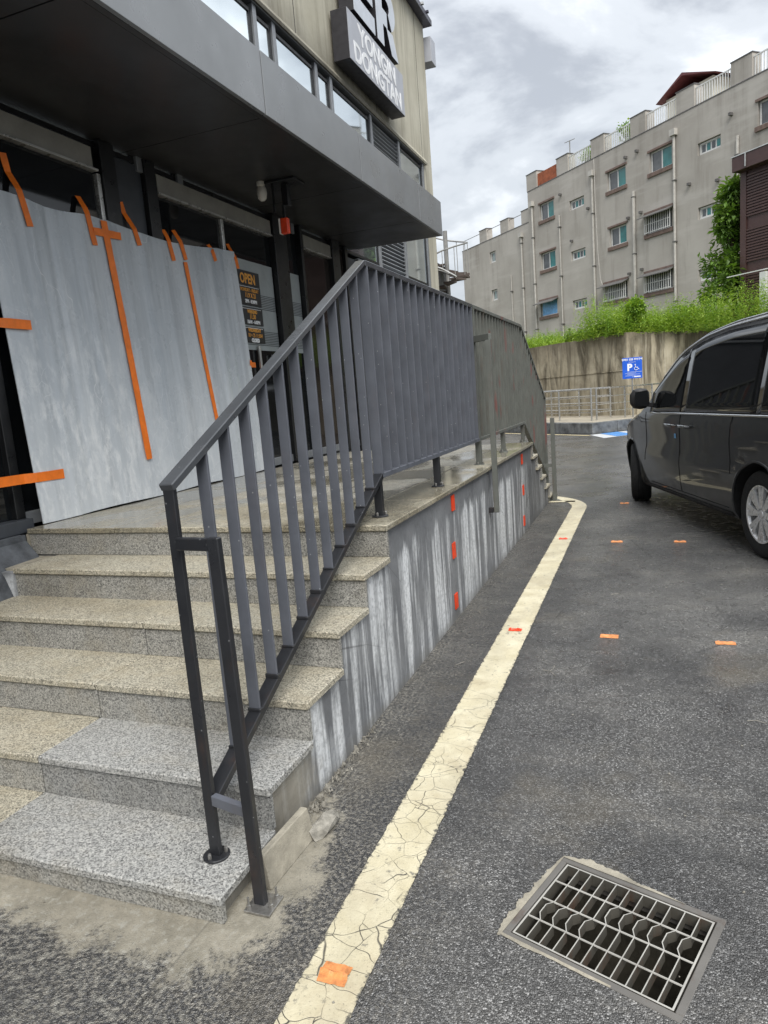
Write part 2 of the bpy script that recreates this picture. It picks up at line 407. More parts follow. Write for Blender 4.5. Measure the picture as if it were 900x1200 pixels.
def m_road_paint():
    m = NM('yellow_road_paint')
    X, Y, Z = m.xyz()
    wv = m.noise(9, 3, 0.5); wadd = m.n('ShaderNodeVectorMath', operation='ADD')
    wn_ = m.n('ShaderNodeTexNoise'); wn_.inputs['Scale'].default_value = 7; m.l(m.pos, wn_.inputs['Vector'])
    ws = m.n('ShaderNodeVectorMath', operation='SCALE'); m.l(wn_.outputs[1], ws.inputs[0]); ws.inputs['Scale'].default_value = 0.09
    m.l(m.pos, wadd.inputs[0]); m.l(ws.outputs[0], wadd.inputs[1])
    e1 = m.vor(11, 'DISTANCE_TO_EDGE', wadd.outputs[0])
    near = m.mr(Y, 0.4, 2.2, 1.0, 0.25)
    cr1 = m.math('MULTIPLY', m.mr(e1, 0.004, 0.014, 1, 0), m.mr(m.noise(4.2, 3), 0.42, 0.55))
    e2 = m.vor(4.2, 'DISTANCE_TO_EDGE', m.vec((0.6, 1.5, 1), (0.2, 0.5, 0), wadd.outputs[0]))
    cr2 = m.math('MULTIPLY', m.mr(e2, 0.002, 0.009, 0.9, 0), m.mr(m.noise(3.3, 4, 0.6), 0.40, 0.50))
    cr = m.math('MULTIPLY', m.math('MAXIMUM', cr1, cr2), near, clamp=True)
    base = m.mix(m.mr(m.noise(6, 6, 0.62), 0.3, 0.7), (0.50, 0.445, 0.295), (0.66, 0.61, 0.455))
    base = m.mix(m.mr(m.noise(3.1, 6, 0.65), 0.50, 0.70, 0, 0.6), base, (0.36, 0.295, 0.185))
    base = m.mix(m.mr(m.noise(140, 3, 0.7), 0.60, 0.72, 0, 0.75), base, (0.16, 0.145, 0.11))
    worn = m.math('MULTIPLY', m.mr(m.math('ADD', m.noise(30, 6, 0.78), m.mr(m.noise(2.2, 4), 0.4, 0.7, -0.05, 0.07)), 0.58, 0.66), 0.85)
    base = m.mix(worn, base, (0.13, 0.125, 0.11))
    edge = m.math('ABSOLUTE', m.math('SUBTRACT', X, m.math('MULTIPLY_ADD', Y, -0.0012, 0.385)))
    rag = m.mr(m.math('ADD', edge, m.math('MULTIPLY', m.math('SUBTRACT', m.noise(42, 5, 0.75), 0.5), 0.075)), 0.080, 0.090)
    rag = m.math('MULTIPLY', rag, m.mr(Y, 6.6, 6.4))
    base = m.mix(m.mr(m.noise(1.3, 4, 0.6, m.vec((2, 1, 1), (1, 4, 0))), 0.48, 0.66, 0, 0.4), base, (0.30, 0.27, 0.20))
    base = m.mix(m.math('MULTIPLY', rag, 0.92), base, (0.05, 0.049, 0.046))
    c = m.mix(cr, base, (0.045, 0.042, 0.038))
    h = m.math('SUBTRACT', m.noise(130, 3), m.math('MULTIPLY', cr, 2.0))
    return m.out(c, 0.62, 0, m.bump(h, 0.45, 0.003))
def m_sheet():
    m = NM('milky_plastic_sheet')
    X, Y, Z = m.xyz()
    base = m.mix(m.mr(m.noise(1.0, 3, 0.5, m.vec((1, 3.2, 0.5))), 0.3, 0.7), (0.42, 0.465, 0.51), (0.57, 0.61, 0.645))
    st = m.noise(1.0, 5, 0.65, m.vec((1, 11, 0.9), (0, 0, 0), None, (R(3), 0, 0)))
    base = m.mix(m.mr(st, 0.52, 0.72, 0, 0.30), base, (0.74, 0.77, 0.79))
    st2 = m.noise(1.0, 3, 0.6, m.vec((1, 9, 0.5), (2, 7, 0), None, (R(3), 0, 0)))
    base = m.mix(m.mr(st2, 0.52, 0.70, 0, 0.6), base, (0.33, 0.36, 0.39))
    low = m.math('MULTIPLY', m.math('MULTIPLY', m.mr(m.noise(1.0, 7, 0.72, m.vec((9, 13, 5.0), (0, 0, 0), None, (R(4), 0, 0))), 0.48, 0.66), m.mr(Y, 3.0, 2.5, 0.35, 1.0)), m.mr(Z, 2.5, 1.2, 0.10, 0.9))
    base = m.mix(low, base, (0.80, 0.82, 0.83))
    nz_ = m.n('ShaderNodeTexNoise'); nz_.inputs['Scale'].default_value = 3.5; m.l(m.pos, nz_.inputs['Vector'])
    nv_ = m.n('ShaderNodeVectorMath', operation='SCALE'); m.l(nz_.outputs[1], nv_.inputs[0]); nv_.inputs['Scale'].default_value = 0.55
    na_ = m.n('ShaderNodeVectorMath', operation='ADD'); m.l(m.vec((1, 1.6, 0.5)), na_.inputs[0]); m.l(nv_.outputs[0], na_.inputs[1]); wv_ = na_.outputs[0]
    sc_ = m.mr(m.vor(3.0, 'DISTANCE_TO_EDGE', wv_), 0.0, 0.009, 0.9, 0)
    sc_ = m.math('MULTIPLY', sc_, m.mr(m.noise(2.3, 4), 0.50, 0.58, 0, 0.7))
    base = m.mix(sc_, base, (0.85, 0.86, 0.87))
    dust = m.mr(m.math('ADD', Z, m.math('MULTIPLY', m.noise(2.5, 4), 0.9)), 2.2, 1.1, 0, 0.38)
    base = m.mix(dust, base, (0.76, 0.78, 0.79))
    return m.out(base, m.mr(m.noise(5, 4), 0.3, 0.7, 0.16, 0.40), 0, m.bump(m.noise(1.0, 3, 0.5, m.vec((1, 6, 0.5))), 0.4, 0.03), 0.5, 0.3)
def m_facade_concrete():
    m = NM('stained_facade_concrete')
    X, Y, Z = m.xyz()
    c = m.mix(m.mr(m.noise(1.4, 5, 0.6), 0.3, 0.7), (0.42, 0.395, 0.31), (0.55, 0.525, 0.43))
    s = m.noise(1.0, 5, 0.62, m.vec((3, 8, 0.32)))
    c = m.mix(m.mr(s, 0.46, 0.68, 0, 0.65), c, (0.20, 0.18, 0.13))
    s2 = m.noise(1.0, 4, 0.6, m.vec((3, 19, 0.4), (4, 1, 0)))
    c = m.mix(m.mr(s2, 0.55, 0.7, 0, 0.45), c, (0.56, 0.53, 0.43))
    low_band = m.math('MULTIPLY', m.mr(m.math('ADD', Z, m.math('MULTIPLY', m.noise(2.5, 5), 0.5)), 6.1, 5.55), m.mr(Y, 10.4, 9.4))  # upper wall colour goes darker towards the ledge, fading out near the far end
    c = m.mix(m.math('MULTIPLY', low_band, 0.75), c, (0.075, 0.066, 0.05))
    return m.out(c, 0.85, 0, m.bump(m.noise(16, 5, 0.65), 0.35, 0.01))
def m_apt():
    m = NM('apartment_render')
    X, Y, Z = m.xyz()
    c = m.mix(m.mr(m.noise(0.35, 5, 0.6), 0.3, 0.7), (0.335, 0.31, 0.275), (0.445, 0.418, 0.378))
    c = m.mix(m.mr(m.noise(1.0, 5, 0.65, m.vec((1.3, 1.3, 0.16))), 0.5, 0.72, 0, 0.65), c, (0.22, 0.20, 0.172))
    c = m.mix(m.mr(m.noise(1.0, 4, 0.65, m.vec((0.25, 0.25, 1.6))), 0.52, 0.7, 0, 0.4), c, (0.54, 0.515, 0.475))
    return m.out(c, 0.9, 0, m.bump(m.noise(5, 5, 0.65), 0.3, 0.02))
def m_retaining():
    m = NM('stained_retaining_concrete')
    c = m.mix(m.mr(m.noise(1.2, 5, 0.6), 0.3, 0.7), (0.34, 0.29, 0.20), (0.50, 0.445, 0.33))
    s = m.noise(1.0, 6, 0.7, m.vec((3.0, 3.0, 0.45)), 0.6)
    c = m.mix(m.mr(s, 0.44, 0.62, 0, 0.92), c, (0.085, 0.07, 0.045))
    s2 = m.noise(1.0, 4, 0.6, m.vec((11, 11, 0.5), (4, 1, 0)))
    c = m.mix(m.mr(s2, 0.56, 0.7, 0, 0.5), c, (0.58, 0.54, 0.43))
    z_ = m.xyz()[2]
    topd = m.mr(m.math('ADD', z_, m.math('MULTIPLY', m.noise(1.6, 5, 0.65), 1.2)), 2.9, 3.5, 0, 0.7)
    c = m.mix(topd, c, (0.12, 0.10, 0.065))
    pt = m.mr(m.noise(0.8, 5, 0.65, m.vec((1, 1, 1.4), (3, 1, 2))), 0.5, 0.66, 0, 0.5)
    c = m.mix(pt, c, (0.19, 0.16, 0.11))
    return m.out(c, 0.9, 0, m.bump(m.noise(9, 5, 0.65), 0.4, 0.012))
def m_steel(name, col, rough, rust=0.0, drops=0.0, red=0.0):
    m = NM(name)
    X, Y, Z = m.xyz()
    c = m.mix(m.mr(m.noise(7, 5, 0.6), 0.3, 0.7), tuple(v * 0.85 for v in col), tuple(v * 1.15 for v in col))
    if rust:
        f = m.math('MULTIPLY', m.mr(m.noise(1.0, 6, 0.7, m.vec((9, 9, 2.5))), 0.54, 0.70), rust)
        c = m.mix(f, c, m.mix(m.mr(m.noise(30, 3), 0.35, 0.65), (0.045, 0.025, 0.016), (0.11, 0.055, 0.03)))
    if red:
        f = m.math('MULTIPLY', m.mr(m.noise(1.0, 4, 0.6, m.vec((7, 7, 1.6), (3, 2, 1))), 0.60, 0.66), red)
        c = m.mix(f, c, (0.19, 0.03, 0.025))
    if drops:
        f = m.math('MULTIPLY', m.mr(m.vor(26), 0.075, 0.06), drops)
        c = m.mix(f, c, (0.40, 0.41, 0.42))
    r = m.mr(m.noise(16, 4), 0.3, 0.7, rough - 0.1, rough + 0.12)
    return m.out(c, r, 0.0, m.bump(m.noise(70, 3), 0.15, 0.001), 0.5)
def m_glass_dark(name, tint=(0.006, 0.007, 0.008), rough=0.03):
    m = NM(name)
    return m.out(m.mix(m.mr(m.noise(2.0, 4), 0.35, 0.7), tint, tuple(v * 1.8 for v in tint)), m.mr(m.noise(3, 4), 0.3, 0.7, rough, rough + 0.04), 0, m.bump(m.noise(0.8, 2), 0.02, 0.02), 0.5)
def m_mirror_glass():
    m = NM('reflective_window_glass')
    return m.out(m.mix(m.mr(m.noise(0.9, 3), 0.3, 0.7), (0.66, 0.73, 0.76), (0.76, 0.82, 0.85)), 0.03, 0.9, m.bump(m.noise(0.7, 2), 0.015, 0.03))
def m_leaf(name, a, b, trans=0.35):
    m = NM(name)
    c = m.mix(m.mr(m.noise(2.2, 4, 0.6), 0.3, 0.7), a, b)
    m.out(c, 0.5)
    tr = m.n('ShaderNodeBsdfTranslucent'); m.l(m.mix(1.0, c, (1.0, 1.0, 0.5), 'MULTIPLY'), tr.inputs[0])
    ms = m.n('ShaderNodeMixShader'); ms.inputs[0].default_value = trans
    o = m.t.nodes['Material Output']; m.l(m.b.outputs[0], ms.inputs[1]); m.l(tr.outputs[0], ms.inputs[2]); m.l(ms.outputs[0], o.inputs[0])
    return m.m
M = dict(
    asphalt=m_asphalt(), yellow=m_road_paint(),
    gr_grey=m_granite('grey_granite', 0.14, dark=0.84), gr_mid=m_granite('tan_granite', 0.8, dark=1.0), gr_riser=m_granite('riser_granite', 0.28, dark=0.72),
    gr_fresh=m_granite('speckled_granite', 0.12, dark=0.6), gr_plat=m_granite('wet_platform_granite', 0.55, True, 0.9), gr_plat2=m_granite('tan_edge_granite', 0.85, True, 0.95),
    wall=m_painted_wall(), sheet=m_sheet(), facade=m_facade_concrete(), apt=m_apt(), retain=m_retaining(),
    mortar=plain('mortar', (0.30, 0.275, 0.22), 0.9, var=0.3, scale=14, bump=0.6),
    rubble=plain('rubble', (0.27, 0.255, 0.22), 0.95, var=0.4, scale=40, bump=0.8),
    plinth=plain('painted_plinth', (0.075, 0.082, 0.092), 0.8, var=0.55, scale=9, bump=0.9),
    bar=m_steel('grey_bar_paint', (0.100, 0.108, 0.128), 0.38, 0.12, 0.6),
    post=m_steel('black_post_paint', (0.019, 0.020, 0.023), 0.36, 0.25, 0.3),
    rail=m_steel('worn_rail_paint', (0.070, 0.075, 0.082), 0.18, 0.12, 0.15),
    old=m_steel('weathered_rail_paint', (0.112, 0.118, 0.106), 0.55, 0.4, 0.0, 0.5),
    bolt=plain('bolt_steel', (0.35, 0.34, 0.32), 0.35, 0.8, scale=50),
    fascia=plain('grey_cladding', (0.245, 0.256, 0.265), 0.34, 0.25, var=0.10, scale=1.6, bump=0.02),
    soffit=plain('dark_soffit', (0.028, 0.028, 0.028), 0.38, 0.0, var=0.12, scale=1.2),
    joint=plain('black_joint', (0.012, 0.012, 0.012), 0.8),
    black=plain('black_frame', (0.010, 0.0105, 0.0115), 0.35, var=0.3),
    frame=plain('charcoal_frame', (0.045, 0.050, 0.058), 0.45, var=0.2),
    header=plain('shutter_box', (0.30, 0.29, 0.26), 0.5, 0.2, var=0.18, scale=5),
    alu=plain('aluminium_frame', (0.27, 0.285, 0.30), 0.38, 0.35, var=0.15),
    trim=plain('light_metal_edge', (0.55, 0.55, 0.53), 0.3, 0.6),
    glass=m_glass_dark('dark_shop_glass'), glass_brown=m_glass_dark('brown_shop_glass', (0.022, 0.018, 0.016), 0.06),
    glass_blind=plain('window_blind', (0.30, 0.33, 0.335), 0.4, var=0.1), sky_glass=m_mirror_glass(),
    clad=plain('grey_wall_cladding', (0.060, 0.064, 0.072), 0.55, var=0.18, scale=3),
    tape=plain('orange_tape', (0.85, 0.19, 0.015), 0.45, var=0.15, scale=14, bump=0.2),
    red=plain('signal_red', (0.70, 0.055, 0.012), 0.45, var=0.2, scale=20), flag=plain('worn_orange_marker', (0.62, 0.24, 0.08), 0.55, var=0.35, scale=45, bump=0.3),
    sign_face=plain('sign_grey', (0.40, 0.415, 0.455), 0.4, var=0.08, scale=3), sign_side=plain('sign_side', (0.022, 0.021, 0.026), 0.45),
    letter=plain('letter_blue_grey', (0.56, 0.60, 0.66), 0.4, var=0.08), white=plain('white_lettering', (0.80, 0.81, 0.82), 0.45, var=0.05),
    cream=plain('cream_plastic', (0.66, 0.63, 0.56), 0.4, var=0.1), roof_edge=plain('dark_roof_edge', (0.030, 0.028, 0.045), 0.35, var=0.2),
    orange_ink=plain('orange_ink', (0.72, 0.33, 0.05), 0.5, var=0.1), poster=plain('black_poster', (0.016, 0.016, 0.018), 0.4),
    stainless=plain('stainless_tube', (0.50, 0.49, 0.46), 0.3, 0.85, var=0.15), kerb=plain('grey_kerb_stone', (0.115, 0.12, 0.122), 0.7, var=0.6, scale=5, bump=0.5),
    ramp=plain('ramp_paving', (0.36, 0.32, 0.25), 0.75, var=0.15, scale=4), blue_paint=plain('blue_road_paint', (0.07, 0.22, 0.50), 0.6, var=0.2, scale=8), white_paint=plain('white_road_paint', (0.48, 0.49, 0.50), 0.6, var=0.15, scale=8),
    yline=plain('faded_yellow_line', (0.55, 0.46, 0.26), 0.6, var=0.2), blue_sign=plain('blue_sign_face', (0.012, 0.10, 0.56), 0.35, var=0.08), post_grey=plain('galvanised_post', (0.27, 0.265, 0.25), 0.45, 0.5),
    soil=plain('grassy_soil', (0.075, 0.085, 0.03), 0.95, var=0.5, scale=3, bump=0.6),
    win_white=plain('white_window_frame', (0.66, 0.66, 0.64), 0.45, var=0.06), pane_grey=m_glass_dark('grey_pane', (0.075, 0.08, 0.085), 0.05), pane_teal=m_glass_dark('teal_pane', (0.025, 0.13, 0.13), 0.04),
    sill=plain('brownish_sill', (0.165, 0.115, 0.095), 0.8, var=0.25), awning=plain('grey_awning', (0.115, 0.110, 0.105), 0.6, var=0.2), pipe=plain('pale_drainpipe', (0.46, 0.44, 0.40), 0.5, var=0.15),
    rust_panel=plain('rusty_orange_panel', (0.30, 0.085, 0.035), 0.8, var=0.4, scale=4), red_roof=plain('maroon_roof', (0.115, 0.030, 0.032), 0.5, var=0.2), par_cap=plain('parapet_cap', (0.12, 0.115, 0.115), 0.6),
    brown=plain('brown_cladding', (0.065, 0.033, 0.030), 0.5, var=0.15, scale=4), brown_slat=plain('brown_slat', (0.070, 0.035, 0.030), 0.45, var=0.15), blue_sheet=plain('blue_sheet', (0.15, 0.40, 0.72), 0.4),
    bark=plain('bark', (0.085, 0.062, 0.042), 0.9, var=0.4, scale=20, bump=0.8),
    leaf_a=m_leaf('bright_weed_leaf', (0.25, 0.40, 0.055), (0.40, 0.54, 0.10)), leaf_b=m_leaf('mid_green_leaf', (0.13, 0.26, 0.035), (0.22, 0.37, 0.06)), leaf_c=m_leaf('dark_tree_leaf', (0.075, 0.15, 0.035), (0.20, 0.30, 0.08)),
    wood=plain('brown_stair_tread', (0.085, 0.065, 0.055), 0.7, var=0.3), pale=plain('pale_render', (0.52, 0.50, 0.42), 0.85, var=0.12, scale=2), grate=m_steel('grate_steel', (0.36, 0.35, 0.32), 0.38, 0.35), grate_body=m_steel('dirty_grate_plate', (0.075, 0.070, 0.058), 0.6, 0.8), grate_frame=m_steel('rusty_frame_steel', (0.125, 0.118, 0.108), 0.6, 0.75), pit=plain('wet_pit_concrete', (0.075, 0.068, 0.052), 0.6, var=0.5, scale=12, bump=0.5),
)
# ------------------------------------------------------------------ ground
GC = Vector((1.0515, 0.287, 0)); GU = Vector((0.434, -0.1545, 0)).normalized(); GV = Vector((-GU.y, GU.x, 0)); GL, GW = 0.475, 0.385
def gpt(u, v, z=0): p = GC + GU * u + GV * v; return (p.x, p.y, z)
def build_ground():
    b = MB(); hu, hv = GL / 2, GW / 2
    inner = [gpt(-hu, -hv), gpt(hu, -hv), gpt(hu, hv), gpt(-hu, hv)]
    mid = [(-3, -4, 0), (4, -4, 0), (4, 4, 0), (-3, 4, 0)]
    outer = [(-400, -400, 0), (400, -400, 0), (400, 500, 0), (-400, 500, 0)]
    b.add(inner + mid + outer, [(i, (i + 1) % 4, 4 + (i + 1) % 4, 4 + i) for i in range(4)] + [(4 + i, 4 + (i + 1) % 4, 8 + (i + 1) % 4, 8 + i) for i in range(4)])
    return tag(b.build('ground', M['asphalt']), kind='structure')
build_ground()

def strip(name, pts, w0, w1, mat, z=0.004, jit=0.0):
    """painted line: centre points with left/right offsets, slightly ragged edges"""
    L, Rr = [], []
    for i, p in enumerate(pts):
        a = Vector(pts[max(0, i - 1)]); c = Vector(pts[min(len(pts) - 1, i + 1)]); d = (c - a).normalized(); n = Vector((-d.y, d.x))
        L.append((p[0] + n.x * (w0 + random.uniform(-jit, jit)), p[1] + n.y * (w0 + random.uniform(-jit, jit)), z))
        Rr.append((p[0] - n.x * (w1 + random.uniform(-jit, jit)), p[1] - n.y * (w1 + random.uniform(-jit, jit)), z))
    k = len(pts); b = MB(); b.add(L + Rr, [(i, k + i, k + i + 1, i + 1) for i in range(k - 1)])
    return b.build(name, mat)
line = [(0.385 - 0.0012 * y, y) for y in np.arange(-2.2, 6.9, 0.02)]
cx, cy, rr = -0.42, 6.9, 0.80
arc = [(cx + rr * math.cos(t), cy + rr * 1.25 * math.sin(t)) for t in np.linspace(0, R(92), 40)]
tail = [(-0.45 - 0.05 * i, 7.9 + 0.002 * i) for i in range(1, 40)]
tag(strip('yellow_line', line + arc + tail, 0.086, 0.086, M['yellow'], 0.004, 0.0022), kind='structure')
tag(strip('yellow_line', [(0.29 - 0.03 * i, 7.42) for i in range(14)], 0.05, 0.05, M['yellow'], 0.004, 0.003), kind='structure')

# ------------------------------------------------------------------ entrance steps and platform
XL = -2.27; YN = 5 * GO; YF = 6.13
steps = thing('entrance_steps', 'granite entrance steps and wet platform on a streaked grey wall beside the yellow line', 'steps', (0, 0, 0))
FR, FG = 0.155, 0.31          # far flight
prof = [(0.02, 0.0)]
for i in range(6):
    z = H1 + i * RISE - 0.03
    prof += [(i * GO + 0.022, z)] + ([((i + 1) * GO + 0.022, z)] if i < 5 else [])
prof += [(YF - 0.02, H6 - 0.03)]
for i in range(5):
    z = H6 - (i + 1) * FR - 0.03
    prof += [(YF - 0.02 + i * FG, z), (YF - 0.02 + (i + 1) * FG, z)]
prof += [(YF - 0.02 + 5 * FG, 0.0)]
# remove duplicates
core = []
for p in prof:
    if not core or (abs(core[-1][0] - p[0]) + abs(core[-1][1] - p[1])) > 1e-6: core.append(p)
MB().prism(core, 0, XL + 0.003, -0.03).build('concrete_base', M['wall'], steps)
def slab(name, mat, x0, x1, y0, y1, z0, z1, bev=0.0045):
    j = random.uniform(-0.0015, 0.0015)
    return bx(name, mat, steps, x0 + 0.0025, x1 - (0.0025 if x1 < -0.01 else 0.0), y0, y1, z0 + j, z1 + j, bev)
JX = -1.0
for i in range(5):
    z = H1 + i * RISE; y0 = i * GO; y1 = (i + 1) * GO + 0.02
    mats = [(M['gr_mid'], M['gr_riser'])] * 2
    if i == 0: mats = [(M['gr_mid'], M['gr_riser']), (M['gr_grey'], M['gr_riser'])]
    if i == 1: mats = [(M['gr_mid'], M['gr_riser']), (M['gr_grey'], M['gr_fresh'])]
    if i == 4: spans = [(XL + 0.21, -0.62), (-0.62, 0)]
    else: spans = [(XL + 0.21, JX + 0.012 * i), (JX + 0.012 * i, 0)]
    for (a, b), (mt, mr_) in zip(spans, mats):
        slab('tread', mt, a, b, y0, y1, z - 0.03, z)
        slab('riser', mr_, a, b if b < 0 else -0.006, y0 + 0.012, y0 + 0.031, max(0.001, z - RISE), z - 0.031, 0.0015)
    # mortar in the gap against the plinth
    MB().prism([(y0 + 0.05, z - RISE if i else 0.0), (y1, z - RISE if i else 0.0), (y1, z - 0.01), (y0 + 0.06, z - 0.018)], 0, XL + 0.004, XL + 0.2115).build('mortar_fill', M['mortar'], steps)
bx('mortar_fill', M['mortar'], steps, XL + 0.0005, XL + 0.0118, YN + 0.0, YN + 0.03, H6 - RISE + 0.001, H6 - 0.031)
# platform: risers, edge slabs and field slabs
for a, b in ((XL + 0.01, -1.25), (-1.25, -0.006)):
    slab('riser', M['gr_riser'], a, b, YN + 0.012, YN + 0.031, H6 - RISE, H6 - 0.031, 0.0015)
ys = np.linspace(YN, YF, 7)
for k in range(6):
    slab('platform_slab', M['gr_plat2'], -0.30, 0, ys[k] + 0.0012, ys[k + 1] - 0.0012, H6 - 0.03, H6)
xs = [-2.265, -1.62, -0.96, -0.30]
for k in range(6):
    for q in range(3):
        slab('platform_slab', M['gr_plat2'] if k == 0 else M['gr_plat'], xs[q], xs[q + 1], ys[k] + 0.0012, ys[k + 1] - 0.0012, H6 - 0.03, H6)
for i in range(5):
    z = H6 - (i + 1) * FR; y0 = YF + i * FG - 0.02
    slab('tread', M['gr_mid'], XL + 0.01, 0, y0 + 0.0, y0 + FG + 0.02, z - 0.03, z)
    slab('riser', M['gr_riser'], XL + 0.01, -0.006, y0 + 0.001 - 0.0, y0 + 0.018, z + 0.001, z + FR - 0.031, 0.0015)
slab('riser', M['gr_riser'], XL + 0.01, -0.006, YF + 5 * FG - 0.019, YF + 5 * FG - 0.001, 0.001, H6 - 5 * FR - 0.031, 0.0015)
# loose stone plate and broken lumps at the foot
b = MB(); b.add([(0.035, 0.175, 0.0), (0.06, 0.175, 0.0), (0.075, 0.45, 0.0), (0.05, 0.45, 0.0), (0.012, 0.19, 0.105), (0.036, 0.185, 0.107), (0.052, 0.455, 0.105), (0.027, 0.452, 0.107)],
    [(0, 3, 2, 1), (4, 5, 6, 7), (0, 1, 5, 4), (1, 2, 6, 5), (2, 3, 7, 6), (3, 0, 4, 7)])
tag(b.build('stone_plate', M['mortar'], None, 0.003), 'pale flat stone plate leaning on the side of the bottom steps', 'stone')
def lump(name, c, r, seed, mat, flat=0.6, stretch=1.0, rot=0.0):
    bm = bmesh.new(); bmesh.ops.create_icosphere(bm, subdivisions=2, radius=1)
    rs = random.Random(seed)
    for v in bm.verts:
        k = 0.75 + 0.45 * rs.random(); v.co *= k
        v.co = Vector((v.co.x * r, v.co.y * r * stretch, max(v.co.z, -0.5) * r * flat))
        v.co.rotate(Matrix.Rotation(rot, 3, 'Z'))
        v.co += Vector(c) + Vector((0, 0, 0.5 * r * flat))
    me = bpy.data.meshes.new(name); bm.to_mesh(me); bm.free(); me.materials.append(mat)
    return link(name, me)
tag(lump('concrete_lump', (0.088, 0.49, 0.0), 0.033, 3, M['rubble'], 1.0, 2.3, -0.18), 'broken concrete lump beside the loose stone plate', 'rubble')
# crumbled cement ridge along the wall foot
b = MB(); rs = random.Random(5)
for k in range(230):
    y = 0.47 + 0.75 * rs.random() ** 1.6; x = -0.012 + abs(rs.gauss(0, 0.022)) * (1.3 - 0.5 * y); r = rs.uniform(0.003, 0.013) * (1.25 - 0.4 * y)
    pts = [Vector((rs.gauss(0, 1), rs.gauss(0, 1), rs.gauss(0, 1))).normalized() * r * rs.uniform(0.7, 1.3) for _ in range(4)]
    b.add([p + Vector((x, y, r * 0.55 + max(0, 0.05 - abs(x)) * rs.random() * 0.6)) for p in pts], [(0, 1, 2), (0, 2, 3), (0, 3, 1), (1, 3, 2)])
for k in range(160):
    y = rs.uniform(-0.45, 4.0); x = rs.uniform(0.0, 0.28) if y > 0 else rs.uniform(-0.7, 0.3); r = rs.uniform(0.0015, 0.005)
    if y < 0 or x > 0.0:
        pts = [Vector((rs.gauss(0, 1), rs.gauss(0, 1), rs.gauss(0, 0.6))).normalized() * r for _ in range(4)]
        b.add([p + Vector((x, y, r * 0.4)) for p in pts], [(0, 1, 2), (0, 2, 3), (0, 3, 1), (1, 3, 2)])
tag(b.build('rubble', M['rubble']), 'crumbled grey cement crumbs along the foot of the wall', 'rubble', kind='stuff')

# ------------------------------------------------------------------ railings
RX = -0.12; ZT, ZB = 2.107, 1.075
def rail_top(y): return 1.265 + (y - 0.165) * (ZT - 1.265) / (1.79 - 0.165)
def rail_low(y): return 0.292 + (y - 0.20) * (ZB - 0.292) / (1.81 - 0.20)
new = thing('stair_railing', 'newer blue-grey steel railing with flat bars on the near steps and platform', 'railing', (RX, 0.165, H1))
BW, BT = 0.042, 0.011
def vbar(par, y, z0, z1, mat, s0=0.0, s1=0.0, w=BW, t=BT, name='bar', x=RX):
    v = []
    for yy, a, c in ((y - t / 2, z0 - s0 * t / 2, z1 - s1 * t / 2), (y + t / 2, z0 + s0 * t / 2, z1 + s1 * t / 2)):
        v += [(x - w / 2, yy, a), (x + w / 2, yy, a), (x + w / 2, yy, c), (x - w / 2, yy, c)]
    b = MB(); b.add(v, [(0, 1, 2, 3), (7, 6, 5, 4), (0, 4, 5, 1), (1, 5, 6, 2), (2, 6, 7, 3), (3, 7, 4, 0)])
    return b.build(name, mat, par, 0.0015)
sl = (ZT - 1.265) / (1.79 - 0.165); sl2 = (ZB - 0.292) / (1.81 - 0.20)
for k in range(11):
    y = 0.335 + 0.1345 * k
    vbar(new, y, rail_low(y) + 0.014, rail_top(y) - 0.014, M['bar'], sl2, sl)
    MB().box(RX - 0.026, RX + 0.026, y - 0.010, y + 0.010, rail_low(y) + 0.010, rail_low(y) + 0.020 + 0.004 * (k % 3)).build('weld', M['post'], new, 0.003)
vbar(new, 0.165, H1 + 0.008, 1.262, M['post'], 0, sl, 0.036, 0.018, 'post')
MB().beam((RX, 0.152, rail_top(0.152)), (RX, 1.795, ZT + 0.003), 0.048, 0.024).build('handrail', M['rail'], new, 0.003)
MB().beam((RX, 0.18, rail_low(0.18)), (RX, 1.812, ZB), 0.050, 0.028).build('lower_rail', M['post'], new, 0.002)
bars_y = [1.815 + 0.1272 * k for k in range(18)]
first = None
for y in bars_y:
    if first is None: first = vbar(new, y, ZB + 0.010, ZT - 0.012, M['bar'], w=0.054); y0b = y
    else: link('bar', first.data, new, (0, y - y0b, 0))
MB().beam((RX, 1.797, ZT), (RX, 4.03, ZT), 0.052, 0.028).build('handrail', M['rail'], new, 0.003)
MB().beam((RX, 1.815, ZB), (RX, 4.03, ZB), 0.050, 0.026).build('lower_rail', M['bar'], new, 0.002)
def disc_plate(par, x, y, z, r=0.042, m='post'):
    p = MB().lathe([(r, 0.0), (r, 0.006), (r * 0.93, 0.008)], (x, y, z), n=20).build('base_plate', M[m], par)
    for a in (0.6, 2.7, 4.6):
        MB().lathe([(0.006, 0), (0.006, 0.014), (0.004, 0.018)], (x + 0.03 * math.cos(a), y + 0.03 * math.sin(a), z + 0.008), n=6).build('bolt', M['bolt'], p)
for y in (1.79, 2.85):
    vbar(new, y, H6 + 0.004, ZB - 0.012, M['post'], w=0.042, t=0.03, name='leg'); disc_plate(new, RX, y, H6)
disc_plate(new, RX, 0.165, H1)
